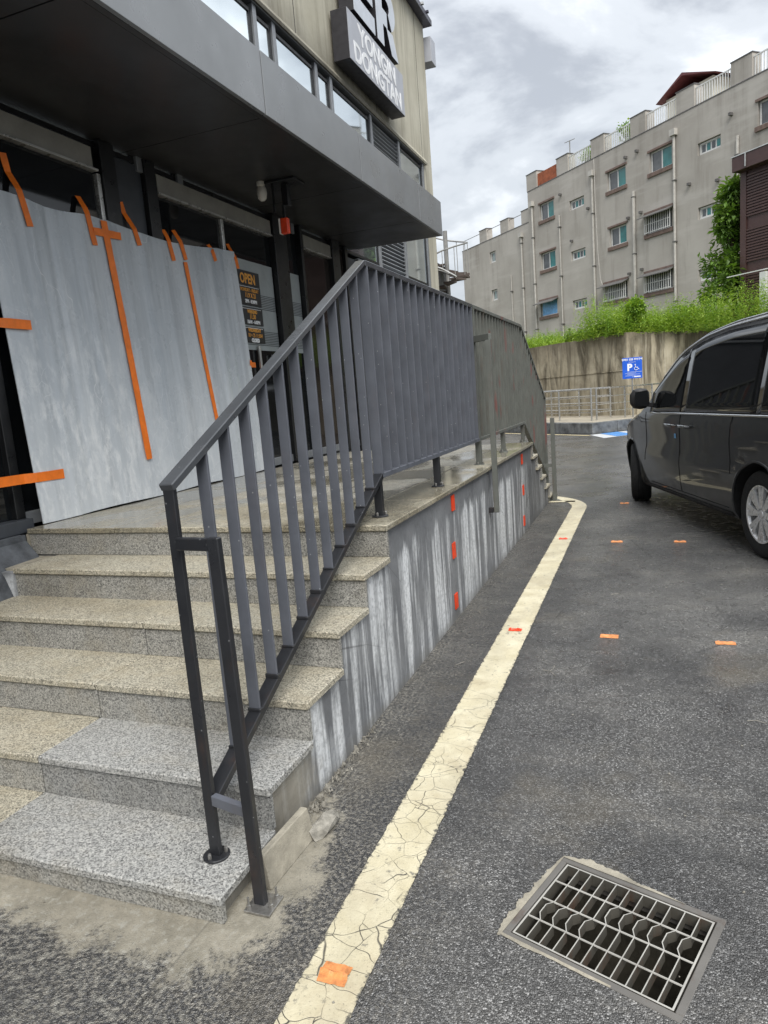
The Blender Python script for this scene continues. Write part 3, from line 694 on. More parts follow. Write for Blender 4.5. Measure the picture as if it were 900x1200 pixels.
# outrigger post stepping off the side of the stair
MB().beam((RX + 0.02, 0.145, 1.098), (0.040, 0.118, 1.101), 0.022, 0.036).build('link_arm', M['post'], new, 0.003)
MB().beam((RX + 0.02, 0.16, 0.292), (0.056, 0.125, 0.292), 0.022, 0.034).build('link_arm', M['bar'], new, 0.002)
MB().beam((0.060, 0.112, 0.006), (0.044, 0.116, 1.122), 0.037, 0.024, up=(0, 1, 0)).build('outrigger_post', M['post'], new, 0.003)
pl = MB().box(0.025, 0.112, 0.068, 0.155, 0.001, 0.009).build('base_plate', M['bolt'], new, 0.001)
for dx_, dy_ in ((-0.03, -0.03), (0.034, -0.01), (0.03, 0.03)):
    MB().lathe([(0.007, 0), (0.007, 0.010), (0.004, 0.011), (0.004, 0.034)], (0.066 + dx_, 0.112 + dy_, 0.009), n=6).build('bolt', M['bolt'], pl)

old = thing('stair_railing', 'weathered older railing with rust and red paint flecks along the far end of the platform', 'railing', (RX, 4.06, H6))
vbar(old, 4.065, H6 + 0.004, ZT - 0.012, M['old'], w=0.046, t=0.036, name='post'); disc_plate(old, RX, 4.065, H6, m='old')
yl = np.arange(4.19, 6.2, 0.122); first = None
for y in yl:
    if first is None: first = vbar(old, y, ZB + 0.01, ZT - 0.012, M['old'], t=0.012); y0b = y
    else: link('bar', first.data, old, (0, y - y0b, 0))
MB().beam((RX, 4.048, ZT), (RX, 6.28, ZT), 0.05, 0.028).build('handrail', M['old'], old, 0.002)
MB().beam((RX, 4.085, ZB), (RX, 6.24, ZB), 0.048, 0.026).build('lower_rail', M['old'], old, 0.002)
MB().beam((RX, 6.282, ZT - 0.002), (RX, 7.98, 1.285), 0.05, 0.028).build('handrail', M['old'], old, 0.002)
MB().beam((RX, 6.242, ZB - 0.002), (RX, 7.93, 0.262), 0.048, 0.026).build('lower_rail', M['old'], old, 0.002)
for y in np.arange(6.33, 7.9, 0.122):
    zt = ZT - 0.002 - (y - 6.282) * (ZT - 0.002 - 1.285) / 1.698 - 0.016; zb = ZB - (y - 6.242) * (ZB - 0.264) / 1.688 + 0.016
    vbar(old, y, zb, zt, M['old'], -0.48, -0.484, t=0.012)
vbar(old, 7.965, 0.008, 1.285, M['old'], w=0.046, t=0.034, name='post')
for y in (5.09, 6.21): vbar(old, y, H6 + 0.004, ZB - 0.012, M['old'], w=0.04, t=0.03, name='leg'); disc_plate(old, RX, y, H6, m='old')
MB().beam((RX + 0.024, 4.04, 1.858), (0.048, 3.93, 1.858), 0.03, 0.05).build('link_arm', M['old'], old, 0.002)
MB().beam((0.03, 3.93, 0.50), (0.03, 3.93, 1.834), 0.040, 0.030, up=(0, 1, 0)).build('outrigger_post', M['old'], old, 0.002)
MB().beam((-0.045, 3.93, 0.52), (0.007, 3.93, 0.52), 0.04, 0.04).build('wall_bracket', M['post'], old, 0.002)
far_post = thing('handrail_post', 'short grey steel post at the foot of the far steps', 'post', (0.03, 7.55, 0))
MB().beam((0.03, 7.55, 0.006), (0.03, 7.55, 1.05), 0.05, 0.04, up=(0, 1, 0)).build('post', M['old'], far_post, 0.002)
MB().box(-0.02, 0.08, 7.50, 7.60, 0.001, 0.007).build('base_plate', M['old'], far_post)
MB().beam((RX + 0.025, 7.55, 0.45), (0.004, 7.55, 0.45), 0.03, 0.04).build('link_arm', M['old'], far_post)

# ------------------------------------------------------------------ orange marker tape
def wall_marker(y, z, label):
    j = random.uniform(-0.003, 0.003)
    b = MB(); n = 4
    for i in range(n):
        z0 = z - 0.05 + 0.10 * i / n; z1 = z - 0.05 + 0.10 * (i + 1) / n
        b.box(-0.0285, -0.0215 + random.uniform(0, 0.002), y - 0.032 + j, y + 0.032 + j, z0, z1)
    tag(b.build('marker_tape', M['red']), label, 'marker', 'orange markers on the wall')
for y, z, w in ((2.845, 0.761, 'top'), (2.80, 0.457, 'middle'), (2.78, 0.124, 'bottom')): wall_marker(y, z, 'red-orange tape marker on the wall, %s one of the nearer column' % w)
for y, z, w in ((5.52, 0.752, 'top'), (5.53, 0.44, 'middle'), (5.50, 0.131, 'bottom')): wall_marker(y, z, 'red-orange tape marker on the wall, %s one of the farther column' % w)
def ground_marker(x, y, w, d, label, z=0.0, mat='flag', ang=0.0):
    """folded strip of tape stuck to the road with a raised crease"""
    b = MB(); n = 6; vs = []
    for i in range(n + 1):
        u = -w / 2 + w * i / n
        for v, h in ((-d / 2, 0.001), (-d * 0.12, 0.002), (0.0, 0.010 + 0.004 * math.sin(i * 1.7)), (d * 0.12, 0.002), (d / 2, 0.0015)):
            jx = random.uniform(-0.002, 0.002); jy = random.uniform(-0.0025, 0.0025)
            vs.append((x + (u + jx) * math.cos(ang) - (v + jy) * math.sin(ang), y + (u + jx) * math.sin(ang) + (v + jy) * math.cos(ang), z + 0.0012 + h))
    fs = [(i * 5 + j, (i + 1) * 5 + j, (i + 1) * 5 + j + 1, i * 5 + j + 1) for i in range(n) for j in range(4)]
    b.add(vs, fs)
    tag(b.build('marker_tape', M[mat]), label, 'marker', 'orange markers on the road')
ground_marker(0.382, -0.066, 0.078, 0.066, 'frayed orange tape marker on the nearest part of the cracked yellow line', 0.004)
ground_marker(0.383, 2.604, 0.078, 0.05, 'orange tape marker on the yellow line beside the nearer wall column', 0.004, 'red')
ground_marker(0.384, 5.209, 0.078, 0.06, 'orange tape marker on the yellow line beside the farther wall column', 0.004, 'red')
ground_marker(0.931, 2.574, 0.10, 0.06, 'orange tape marker on the asphalt, nearest one right of the yellow line')
ground_marker(1.535, 2.548, 0.10, 0.05, 'small worn orange tape marker on the asphalt near the right edge')
ground_marker(0.875, 5.094, 0.10, 0.07, 'orange tape marker on the asphalt midway between yellow line and van')
ground_marker(1.407, 5.092, 0.10, 0.07, 'orange tape marker on the asphalt beside the sill of the van')
ground_marker(0.881, 7.196, 0.10, 0.07, 'orange tape marker on the asphalt beside the front wheel of the van')

# ------------------------------------------------------------------ drain grate
dr = thing('drain_grate', 'rectangular steel drain grate set in the asphalt with kinked bars', 'drain', (GC.x, GC.y, 0))
def gbox(b, u0, u1, v0, v1, z0, z1):
    vs = [gpt(u0, v0, z0), gpt(u1, v0, z0), gpt(u1, v1, z0), gpt(u0, v1, z0), gpt(u0, v0, z1), gpt(u1, v0, z1), gpt(u1, v1, z1), gpt(u0, v1, z1)]
    b.add(vs, [(0, 3, 2, 1), (4, 5, 6, 7), (0, 1, 5, 4), (1, 2, 6, 5), (2, 3, 7, 6), (3, 0, 4, 7)])
hu, hv = GL / 2, GW / 2
fw = 0.020
for u0, u1, v0, v1 in ((-hu, hu, -hv, -hv + fw), (-hu, hu, hv - fw, hv), (-hu, -hu + fw, -hv + fw, hv - fw), (hu - fw, hu, -hv + fw, hv - fw)):
    b = MB(); gbox(b, u0, u1, v0, v1, -0.06, 0.0025); b.build('frame_bar', M['grate_frame'], dr, 0.002)
iu, iv = hu - fw - 0.004, hv - fw - 0.004
for u0, u1, v0, v1 in ((-iu, iu, -iv, -iv + 0.005), (-iu, iu, iv - 0.005, iv), (-iu, -iu + 0.005, -iv + 0.005, iv - 0.005), (iu - 0.005, iu, -iv + 0.005, iv - 0.005)):
    b = MB(); gbox(b, u0, u1, v0, v1, -0.036, 0.0); b.mi = [0, 1, 0, 0, 0, 0]; b.build('grate_edge', [M['grate_body'], M['grate']], dr, 0.0)
nb = 10
for k in range(nb):
    u = -iu + 2 * iu * (k + 1) / (nb + 1)
    v0, v1 = -iv + 0.005, iv - 0.005; q = (v1 - v0) / 4
    if k >= 4: seq = [(0, 0), (2.0, 0), (2.28, -0.013), (2.74, -0.013), (3.0, 0.002), (4, 0.002)]
    else: seq = [(0, 0), (1.0, 0), (1.28, -0.013), (1.74, -0.013), (2.0, 0.002), (4, 0.002)]
    b = MB(); vs = []
    for s_, du in seq:
        for t_ in (-0.0015, 0.0015):
            for z in (-0.032, -0.0005): vs.append(gpt(u + du + t_, v0 + s_ * q, z))
    fs = []; tops = []
    for i in range(len(seq) - 1):
        o = i * 4; p = o + 4
        fs += [(o, o + 1, p + 1, p), (o + 2, p + 2, p + 3, o + 3), (o, p, p + 2, o + 2)]; tops.append((o + 1, o + 3, p + 3, p + 1))
    fs += [(0, 2, 3, 1), (len(vs) - 4, len(vs) - 3, len(vs) - 1, len(vs) - 2)]
    b.add(vs, fs); b.f += tops; b.mi += [1] * len(tops); b.build('grate_bar', [M['grate_body'], M['grate']], dr)
for k in (1, 2, 3):
    v = -iv + 2 * iv * k / 4
    b = MB(); b.tube([gpt(-iu + 0.004, v, -0.0032), gpt(iu - 0.004, v, -0.0032)], 0.0028, 6); b.build('cross_rod', M['grate'], dr)
b = MB(); e = 0.03
gbox(b, -hu - e, hu + e, -hv - e, -hv, -0.55, -0.004); gbox(b, -hu - e, hu + e, hv, hv + e, -0.55, -0.004)
gbox(b, -hu - e, -hu, -hv, hv, -0.55, -0.004); gbox(b, hu, hu + e, -hv, hv, -0.55, -0.004); gbox(b, -hu - e, hu + e, -hv - e, hv + e, -0.60, -0.551)
b.build('drain_pit', M['pit'], dr)
# cement collar, broken up, round the frame
b = MB(); rs = random.Random(9)
def collar(pa, pb, w0, w1, n=22):
    vs = []; wk = 1.0
    for i in range(n + 1):
        wk = min(1.5, max(0.35, wk + rs.uniform(-0.22, 0.22)))
        t = i / n; u = pa[0] + (pb[0] - pa[0]) * t; v = pa[1] + (pb[1] - pa[1]) * t
        du = (1 if pa[0] > 0 else -1) if pa[0] == pb[0] else 0; dv_ = (1 if pa[1] > 0 else -1) if pa[1] == pb[1] else 0
        w = (w0 + (w1 - w0) * t) * wk * min(1, 4 * t + 0.15, 4 * (1 - t) + 0.15)
        vs += [gpt(u - du * 0.004, v - dv_ * 0.004, 0.0045), gpt(u + du * w, v + dv_ * w, 0.0022)]
    b.add(vs, [(2 * i, 2 * i + 1, 2 * i + 3, 2 * i + 2) for i in range(n)])
collar((-hu, -hv * 1.05), (-hu, hv), 0.034, 0.026, 60); collar((-hu, hv), (hu * 0.55, hv), 0.034, 0.004, 60); collar((-hu, -hv), (hu * 0.3, -hv), 0.010, 0.004, 30)
b.build('cement_collar', M['mortar'], dr)

# pale chips, twigs and grit lying on the lane
b = MB(); rs = random.Random(21)
for k in range(150):
    x, y = rs.uniform(0.0, 2.2), rs.uniform(-0.6, 7.0)
    if 0.27 < x < 0.5 and rs.random() < 0.6: continue
    r = rs.uniform(0.002, 0.007); a = rs.uniform(0, 3.14)
    pts = [Vector((math.cos(a + q) * r * rs.uniform(0.5, 1.3), math.sin(a + q) * r * rs.uniform(0.4, 1.0), 0)) for q in (0, 1.5, 3.0, 4.6)]
    b.add([p + Vector((x, y, 0.0045)) for p in pts] + [p * 0.7 + Vector((x, y, 0.0045 + r * 0.5)) for p in pts], [(3, 2, 1, 0), (4, 5, 6, 7), (0, 1, 5, 4), (1, 2, 6, 5), (2, 3, 7, 6), (3, 0, 4, 7)])
for x, y, L, a in ((0.66, 1.98, 0.11, 1.2), (0.70, 1.95, 0.10, 2.2), (0.9, 3.4, 0.06, 0.4), (1.6, 1.6, 0.07, 2.8), (0.16, 2.0, 0.07, 0.8), (0.10, 2.9, 0.05, 2.0)):
    b.tube([(x, y, 0.004), (x + L * 0.5 * math.cos(a), y + L * 0.5 * math.sin(a), 0.008), (x + L * math.cos(a + 0.2), y + L * math.sin(a + 0.2), 0.004)], 0.0016, 4)
tag(b.build('grit', M['rubble']), 'pale grit and twigs scattered over the asphalt', 'grit', kind='stuff')
# leaves and silt caught in the drain
b = MB()
for k in range(26):
    u, v = rs.uniform(-0.2, 0.2), rs.uniform(-0.16, 0.16); r = rs.uniform(0.008, 0.02); a = rs.uniform(0, 6.28); z = rs.uniform(-0.50, -0.44)
    c = Vector(gpt(u, v, z)); d = Vector((math.cos(a), math.sin(a), rs.uniform(-0.3, 0.3))); s_ = Vector((-math.sin(a), math.cos(a), 0.2)) * 0.4
    b.add([c - d * r, c + s_ * r, c + d * r, c - s_ * r], [(0, 1, 2, 3)])
tag(b.build('leaf_litter', M['mortar'], dr), kind='stuff')
# ------------------------------------------------------------------ shop building
WX = -2.4
shop = thing('shop_building', 'shop building with grey canopy, dark glass front and stained concrete upper wall', 'building', (WX, 4.0, 0))
Y0, Y1 = -4.0, 11.45
bx('lower_wall', M['clad'], shop, -9.0, WX - 0.06, Y0, 7.10, 0.0, 3.40)
bx('lower_wall', M['clad'], shop, -9.0, WX, 7.105, Y1 - 0.42, 0.0, 3.27)
bx('window_backing', M['joint'], shop, -9.0, WX - 0.12, Y0, Y1 - 0.5, 3.401, 5.37)
bx('upper_wall', M['facade'], shop, -9.0, WX, Y0, Y1, 5.44, 7.78)
bx('corner_pier', M['facade'], shop, -9.0, WX, 10.96, Y1, 0.0, 5.438)
MB().prism([(WX - 0.05, 0.0), (-2.085, 0.0), (-2.085, 0.50), (-2.15, 0.66), (XL, 0.80), (XL, 0.835), (WX - 0.05, 0.835)], 1, Y0, YN - 0.005).build('plinth', M['plinth'], shop)
# cornice ledge above the window strip
MB().prism([(WX - 0.1, 5.37), (WX + 0.05, 5.37), (WX + 0.06, 5.40), (WX + 0.02, 5.47), (WX - 0.1, 5.47)], 1, Y0, 11.0).build('ledge', M['facade'], shop)
# pour lines in the upper wall
for y in (6.2, 8.7, 10.9): bx('wall_joint', M['joint'], shop, WX - 0.02, WX + 0.0015, y, y + 0.012, 5.48, 7.77)
rf = bx('roof', M['roof_edge'], shop, -9.2, WX + 0.14, Y0, Y1 + 0.10, 7.781, 7.87)
for k in range(26): bx('roof_rib', M['roof_edge'] if k % 3 else M['trim'], rf, -9.2, WX + 0.17, 4.0 + k * 0.29, 4.05 + k * 0.29, 7.871, 7.905)
bx('gutter_box', M['sign_face'], shop, WX - 0.12, WX + 0.12, Y1 + 0.02, Y1 + 0.30, 7.20, 7.60, 0.004)
# strip window with mullions, panes and louvres
zl, zh = 3.285, 5.36
mull = [-2.9, -1.9, 0.2, 1.2, 3.2, 3.7, 5.27, 5.66, 6.66, 7.08, 8.41, 9.60, 10.86]
for i in range(len(mull) - 1):
    a, c = mull[i], mull[i + 1]
    w = thing_part = bx('window', M['alu'], shop, WX - 0.06, WX + 0.012, a - 0.035, a + 0.035, zl, zh, 0.003)
    if abs(a - 8.41) < 0.01:
        bx('louvre_backing', M['joint'], w, WX - 0.10, WX - 0.085, a + 0.036, c - 0.036, zl + 0.06, zh - 0.06)
        n = 34
        for k in range(n):
            z = zl + 0.09 + (zh - zl - 0.16) * k / (n - 1)
            MB().beam((WX - 0.03, a + 0.037, z), (WX - 0.03, c - 0.037, z), 0.045, 0.012, up=(-0.5, 0, 1)).build('slat', M['alu'], w)
    else:
        low = a > 9 or a < 8
        bx('pane', M['sky_glass'] if a < 9 else M['glass_blind'] if False else M['sky_glass'], w, WX - 0.04, WX - 0.025, a + 0.036, c - 0.036, zl + 0.05, zh - 0.05)
        for zz in ((zl + 0.052, zl + 0.085), (zh - 0.085, zh - 0.052)): bx('gasket', M['black'], w, WX - 0.024, WX - 0.012, a + 0.037, c - 0.037, zz[0], zz[1])
        bx('gasket', M['black'], w, WX - 0.024, WX - 0.012, c - 0.075, c - 0.037, zl + 0.086, zh - 0.086)
bx('window_post', M['alu'], shop, WX - 0.06, WX + 0.012, 10.825, 10.90, zl, zh, 0.003)
bx('window_head', M['alu'], shop, WX - 0.06, WX + 0.03, -2.9, 10.93, zh + 0.001, zh + 0.065, 0.003)
bx('window_sill', M['alu'], shop, WX - 0.06, WX + 0.05, 7.41, 10.93, zl - 0.065, zl - 0.001, 0.003)

# canopy: fascia panels with open joints, soffit panels
CF = -1.19; cz0, cz1 = 3.385, 3.785; cy1 = 7.38
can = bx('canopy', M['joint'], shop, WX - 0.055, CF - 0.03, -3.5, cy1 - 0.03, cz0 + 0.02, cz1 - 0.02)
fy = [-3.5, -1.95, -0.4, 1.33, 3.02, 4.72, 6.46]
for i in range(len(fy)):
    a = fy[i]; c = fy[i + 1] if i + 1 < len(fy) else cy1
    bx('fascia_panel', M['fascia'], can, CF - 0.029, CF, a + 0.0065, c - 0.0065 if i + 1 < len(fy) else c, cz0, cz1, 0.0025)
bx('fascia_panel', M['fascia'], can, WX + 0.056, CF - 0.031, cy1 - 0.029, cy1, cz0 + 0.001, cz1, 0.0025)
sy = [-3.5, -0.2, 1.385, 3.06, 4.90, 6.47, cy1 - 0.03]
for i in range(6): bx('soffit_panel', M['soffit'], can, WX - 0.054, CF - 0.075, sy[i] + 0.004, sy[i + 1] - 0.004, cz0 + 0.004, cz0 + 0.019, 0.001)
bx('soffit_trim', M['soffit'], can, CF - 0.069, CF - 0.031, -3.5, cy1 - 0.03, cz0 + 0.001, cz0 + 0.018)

# ground-floor glass front: pillars, shutter boxes, mullions and panes
front = bx('shopfront', M['black'], shop, WX - 0.058, WX - 0.03, Y0, 7.10, H6 - 0.03, cz0 + 0.02)
zt = 3.175
def pane(y0, y1, z0, z1, mat='glass', x=WX): return bx('pane', M[mat], front, x - 0.029, x - 0.012, y0, y1, z0, z1)
def mul(y0, y1, z0, z1, mat='frame', x0=WX - 0.03, x1=WX + 0.03, name='mullion'): return bx(name, M[mat], front, x0, x1, y0, y1, z0, z1, 0.003)
def header(y0, y1):
    bx('shutter_box', M['header'], front, WX - 0.028, WX + 0.028, y0, y1, zt + 0.002, zt + 0.135, 0.002)
    bx('shutter_edge', M['trim'], front, WX - 0.028, WX + 0.036, y0, y1 + 0.04, zt - 0.014, zt, 0.001)
header(-3.4, 2.67); header(3.36, 5.13); header(5.86, 6.58)
mul(Y0, 1.66, 0.838, 0.915, 'frame', WX - 0.03, -2.31, 'bottom_rail')
pane(-3.4, 0.86, 0.916, zt - 0.02); mul(0.862, 0.93, 0.916, zt - 0.02, 'black'); pane(0.932, 2.70, 0.916, zt - 0.02)
mul(1.60, 1.665, 0.916, zt - 0.02, 'black'); mul(2.715, 2.75, H6 + 0.002, zt - 0.02, 'trim', WX - 0.028, WX + 0.012)
mul(2.755, 2.90, H6 + 0.002, cz0, 'black'); mul(2.905, 3.22, H6 + 0.002, 3.33, 'frame', WX - 0.03, WX - 0.01, 'panel'); mul(3.225, 3.35, H6 + 0.002, cz0, 'black')
pane(3.36, 4.235, H6 + 0.08, zt - 0.02); mul(4.24, 4.28, H6 + 0.08, zt - 0.02, 'trim', WX - 0.028, WX + 0.012); pane(4.285, 5.14, H6 + 0.08, zt - 0.02)
mul(5.15, 5.42, H6 + 0.002, cz0, 'black', WX - 0.03, WX + 0.05); mul(5.425, 5.445, H6 + 0.002, cz0, 'frame')
pane(5.45, 5.74, H6 + 0.08, cz0 - 0.02); mul(5.745, 5.80, H6 + 0.002, cz0, 'black', WX - 0.03, WX + 0.05)
mul(5.805, 5.83, H6 + 0.002, zt - 0.2, 'alu'); pane(5.84, 6.58, H6 + 0.08, zt - 0.02, 'glass_brown')
mul(6.585, 6.80, H6 + 0.002, cz0, 'black', WX - 0.03, WX + 0.05); pane(6.805, 7.02, H6 + 0.002, cz0 - 0.05, 'glass_brown'); mul(7.025, 7.098, 0.0, cz0, 'black')
mul(1.67, 7.02, H6 + 0.001, H6 + 0.079, 'alu', WX - 0.028, WX + 0.02, 'bottom_rail')
# pale roller blind with dark bands behind the narrow panes
for a, c in ((4.40, 5.13), (5.46, 5.73)):
    z1 = 2.86
    bl = bx('blind', M['glass_blind'], front, WX - 0.0115, WX - 0.007, a, c, 2.02, z1)
    for zz in (2.55, 2.20):
        for k in range(9): bx('blind_band', M['frame'], bl, WX - 0.0065, WX - 0.0045, a, c, zz - 0.03 * k * 0.55, zz - 0.03 * k * 0.55 + 0.006)
bx('door_pull', M['trim'], front, WX + 0.005, WX + 0.03, 4.66, 4.69, 1.55, 2.06, 0.004)
bx('door_pull', M['trim'], front, WX + 0.005, WX + 0.03, 4.92, 4.95, 1.75, 1.98, 0.004)

# opening-hours boards on the glass
PX = WX - 0.002
sgn = thing('opening_hours_sign', 'black OPEN opening-hours sign with orange lettering on the shop glass', 'sign', (PX, 4.6, 2.07))
for z0, z1 in ((2.625, 2.757), (2.44, 2.62), (2.255, 2.415), (2.085, 2.235)):
    bx('board', M['poster'], sgn, PX, PX + 0.004, 4.40, 4.835, z0, z1)
    if z0 < 2.6: bx('rule', M['white'], sgn, PX + 0.0042, PX + 0.0052, 4.43, 4.81, z1 - 0.012, z1 - 0.008)
for t_, sz, y, z, mt, fat in (('OPEN', 0.125, 4.615, 2.643, 'orange_ink', 0.004), ('MONDAY - FRIDAY', 0.045, 4.63, 2.565, 'orange_ink', 0.001), ('11.9 X 21', 0.06, 4.64, 2.512, 'orange_ink', 0.002), ('2PM - 8:30PM', 0.045, 4.64, 2.460, 'white', 0.002),
                             ('WEEKEND', 0.045, 4.64, 2.365, 'orange_ink', 0.002), ('11.30', 0.06, 4.64, 2.313, 'orange_ink', 0.002), ('10AM - 6:00PM', 0.045, 4.65, 2.268, 'white', 0.002),
                             ('WEDNESDAY', 0.045, 4.65, 2.19, 'orange_ink', 0.002), ('10 + 25 11:30H', 0.05, 4.655, 2.140, 'orange_ink', 0.001), ('CLOSED', 0.045, 4.65, 2.095, 'white', 0.004)):
    place_text('lettering', t_, sz, M[mt], sgn, (PX + 0.0052, y, z), (0, 1, 0), (0, 0, 1), 0.0006, fat, 0.85)

# lamp, bracket and camera under the canopy
bl = thing('ceiling_camera', 'small pale dome camera under the dark canopy', 'camera', (-1.95, 4.24, cz0))
MB().lathe([(0.035, 0.0), (0.035, -0.03), (0.028, -0.036)], (-1.95, 4.24, cz0 + 0.004), n=16).build('mount', M['cream'], bl, smooth=True)
MB().lathe([(0.030, 0), (0.040, -0.02), (0.044, -0.06), (0.036, -0.10), (0.018, -0.118), (0.004, -0.12)], (-1.95, 4.25, cz0 - 0.032), n=16).build('housing', M['cream'], bl, smooth=True)
hb = thing('hanging_bracket', 'black ceiling bracket with a red-orange box hanging under the canopy', 'bracket', (-1.77, 4.34, cz0))
MB().box(-1.93, -1.63, 4.24, 4.46, cz0 - 0.018, cz0 + 0.003).build('plate', M['black'], hb, 0.003)
MB().box(-1.80, -1.74, 4.32, 4.38, cz0 - 0.20, cz0 - 0.019).build('stem', M['black'], hb, 0.003)
MB().box(-1.86, -1.845, 4.26, 4.275, cz0 - 0.26, cz0 - 0.019).build('rod', M['black'], hb)
MB().box(-1.815, -1.745, 4.275, 4.325, cz0 - 0.44, cz0 - 0.31).build('box', M['red'], hb, 0.006)
MB().box(-1.83, -1.816, 4.27, 4.325, cz0 - 0.44, cz0 - 0.31).build('side_cover', M['cream'], hb, 0.003)
MB().box(-1.79, -1.77, 4.29, 4.31, cz0 - 0.31, cz0 - 0.20).build('hanger', M['black'], hb)

# ------------------------------------------------------------------ wall sign
SX = -2.15
sg = thing('shop_sign', 'grey box sign reading YONGIN DONGTAN with large ER letters above it', 'sign', (SX, 8.2, 5.55))
bx('sign_box', M['sign_side'], sg, SX - 0.22, SX - 0.006, 7.18, 9.27, 5.56, 6.135, 0.004)
bx('sign_panel', M['sign_face'], sg, SX - 0.005, SX, 7.185, 9.265, 5.565, 6.13)
place_text('lettering', 'YONGIN', 0.315, M['white'], sg, (SX + 0.002, 8.23, 5.862), (0, 1, 0), (0, 0, 1), 0.002, 0.009, 1.12)
place_text('lettering', 'DONGTAN', 0.315, M['white'], sg, (SX + 0.002, 8.23, 5.60), (0, 1, 0), (0, 0, 1), 0.002, 0.009, 1.12)
def letter(polys, holes_free, y0, z0):
    b = MB(); f = MB()
    for poly in polys:
        p = [(y0 + u, z0 + v) for u, v in poly]
        b.prism(p, 0, SX - 0.20, SX - 0.004); f.prism(p, 0, SX - 0.0035, SX)
    l = b.build('letter', M['sign_side'], sg); f.build('letter_face', M['letter'], l)
H = 0.86; W_ = 0.74
letter([[(0, 0), (0.26, 0), (0.26, H), (0, H)], [(0.262, 0), (W_, 0), (W_, 0.21), (0.262, 0.21)], [(0.262, 0.325), (W_ * 0.95, 0.325), (W_ * 0.95, 0.535), (0.262, 0.535)], [(0.262, 0.65), (W_, 0.65), (W_, H), (0.262, H)]], None, 7.44, 6.215)
arc_o = [(0.44 + 0.36 * math.cos(t), 0.575 + 0.285 * math.sin(t)) for t in np.linspace(R(90), R(-60), 12)]
arc_i = [(0.44 + 0.12 * math.cos(t), 0.575 + 0.085 * math.sin(t)) for t in np.linspace(R(-60), R(90), 12)]
letter([[(0, 0), (0.26, 0), (0.26, H), (0, H)], [(0.262, 0.66), (0.44, 0.66), (0.44, H), (0.262, H)], [(0.262, 0.29), (0.44, 0.29), (0.44, 0.49), (0.262, 0.49)], arc_o + arc_i,
        [(0.40, 0.289), (0.66, 0.30), (0.85, 0.0), (0.57, 0.0)]], None, 8.27, 6.225)

# ------------------------------------------------------------------ plastic sheets taped over the doors
def sheet(name, ya, yb, y_off, label, top, n=90, m_=18, ph=0.0):
    """thin bowed panel: bottom stands on the platform, top leans on the glass"""
    root = thing(name, label, 'panel', (-2.28, (ya + yb) / 2, H6))
    b = MB(); vs = []
    def sx(y, t): return -2.265 + (-2.362 + 2.265) * t + 0.006 * math.sin(3.1 * y + ph) * (1 - abs(2 * t - 1) * 0.6) + 0.002 * math.sin(11 * y + 5 * t) + 0.45 * sum(a_ * math.exp(-((y - c_ - 0.05 * t) / w_) ** 2) for c_, a_, w_ in ((1.98, 0.012, 0.035), (2.12, -0.012, 0.03), (2.42, 0.008, 0.05), (3.05, 0.008, 0.06), (3.9, 0.014, 0.05), (4.12, -0.010, 0.05)))
    for lay, off in ((0, 0.0), (1, -0.006)):
        for j in range(m_ + 1):
            t = j / m_
            for i in range(n + 1):
                s_ = i / n; yb_ = ya + (yb - ya) * s_
                yt = yb_ + y_off * t
                zt_ = top(s_)
                vs.append((sx(yt, t) + off, yt, H6 + 0.003 + 0.004 * math.sin(6 * yb_) * (1 - t) + 0.004 + (zt_ - H6) * t))
    st = n + 1; L = (m_ + 1) * st; fs = []
    for j in range(m_):
        for i in range(n):
            a = j * st + i; fs += [(a, a + 1, a + st + 1, a + st), (L + a, L + a + st, L + a + st + 1, L + a + 1)]
    for i in range(n): fs += [(i, L + i, L + i + 1, i + 1), (m_ * st + i, m_ * st + i + 1, L + m_ * st + i + 1, L + m_ * st + i)]
    for j in range(m_): a = j * st; fs += [(a, a + st, L + a + st, L + a), (a + n, L + a + n, L + a + st + n, a + st + n)]
    b.add(vs, fs); b.build('sheet', M['sheet'], root, smooth=True)
    return root, sx
topA = lambda s_: 2.818 + 0.012 * math.sin(9 * s_)
topB = lambda s_: 2.835 - 0.035 * math.sin(math.pi * min(1, s_ * 1.2)) + 0.045 * s_ ** 2
shA, sxA = sheet('plastic_sheet', 1.69, 2.70, 0.01, 'scuffed milky grey plastic sheet taped over the left shop door', topA)
shB, sxB = sheet('plastic_sheet', 2.705, 4.36, 0.0, 'smoother milky grey plastic sheet right of the long orange tape', topB, ph=1.0)
def tape(par, pts, w, mat='tape'):
    """tape strip through (y, z, x) points, w wide across its run in the YZ plane"""
    b = MB(); vs = []; k = len(pts)
    for i, (y, z, x) in enumerate(pts):
        a = pts[max(0, i - 1)]; c = pts[min(k - 1, i + 1)]; dy, dz = c[0] - a[0], c[1] - a[1]; L = math.hypot(dy, dz)
        ny, nz = -dz / L, dy / L; j = random.uniform(-0.0015, 0.0015)
        for sgn_, xo in ((-1, 0), (1, 0), (1, -0.0012), (-1, -0.0012)):
            vs.append((x + xo, y + ny * (w / 2 + j) * sgn_, z + nz * (w / 2 + j) * sgn_))
    fs = [(i * 4 + q, i * 4 + (q + 1) % 4, i * 4 + 4 + (q + 1) % 4, i * 4 + 4 + q) for i in range(k - 1) for q in range(4)] + [(0, 3, 2, 1), ((k - 1) * 4, (k - 1) * 4 + 1, (k - 1) * 4 + 2, (k - 1) * 4 + 3)]
    b.add(vs, fs); return b.build('tape_strip', M[mat], par)
def tZ(z): return (z - H6) / (2.835 - H6)
def onA(y, z): return (y, z, sxA(y, tZ(z)) + 0.007)
def onB(y, z): return (y, z, sxB(y, tZ(z)) + 0.007)
GXP = WX - 0.008
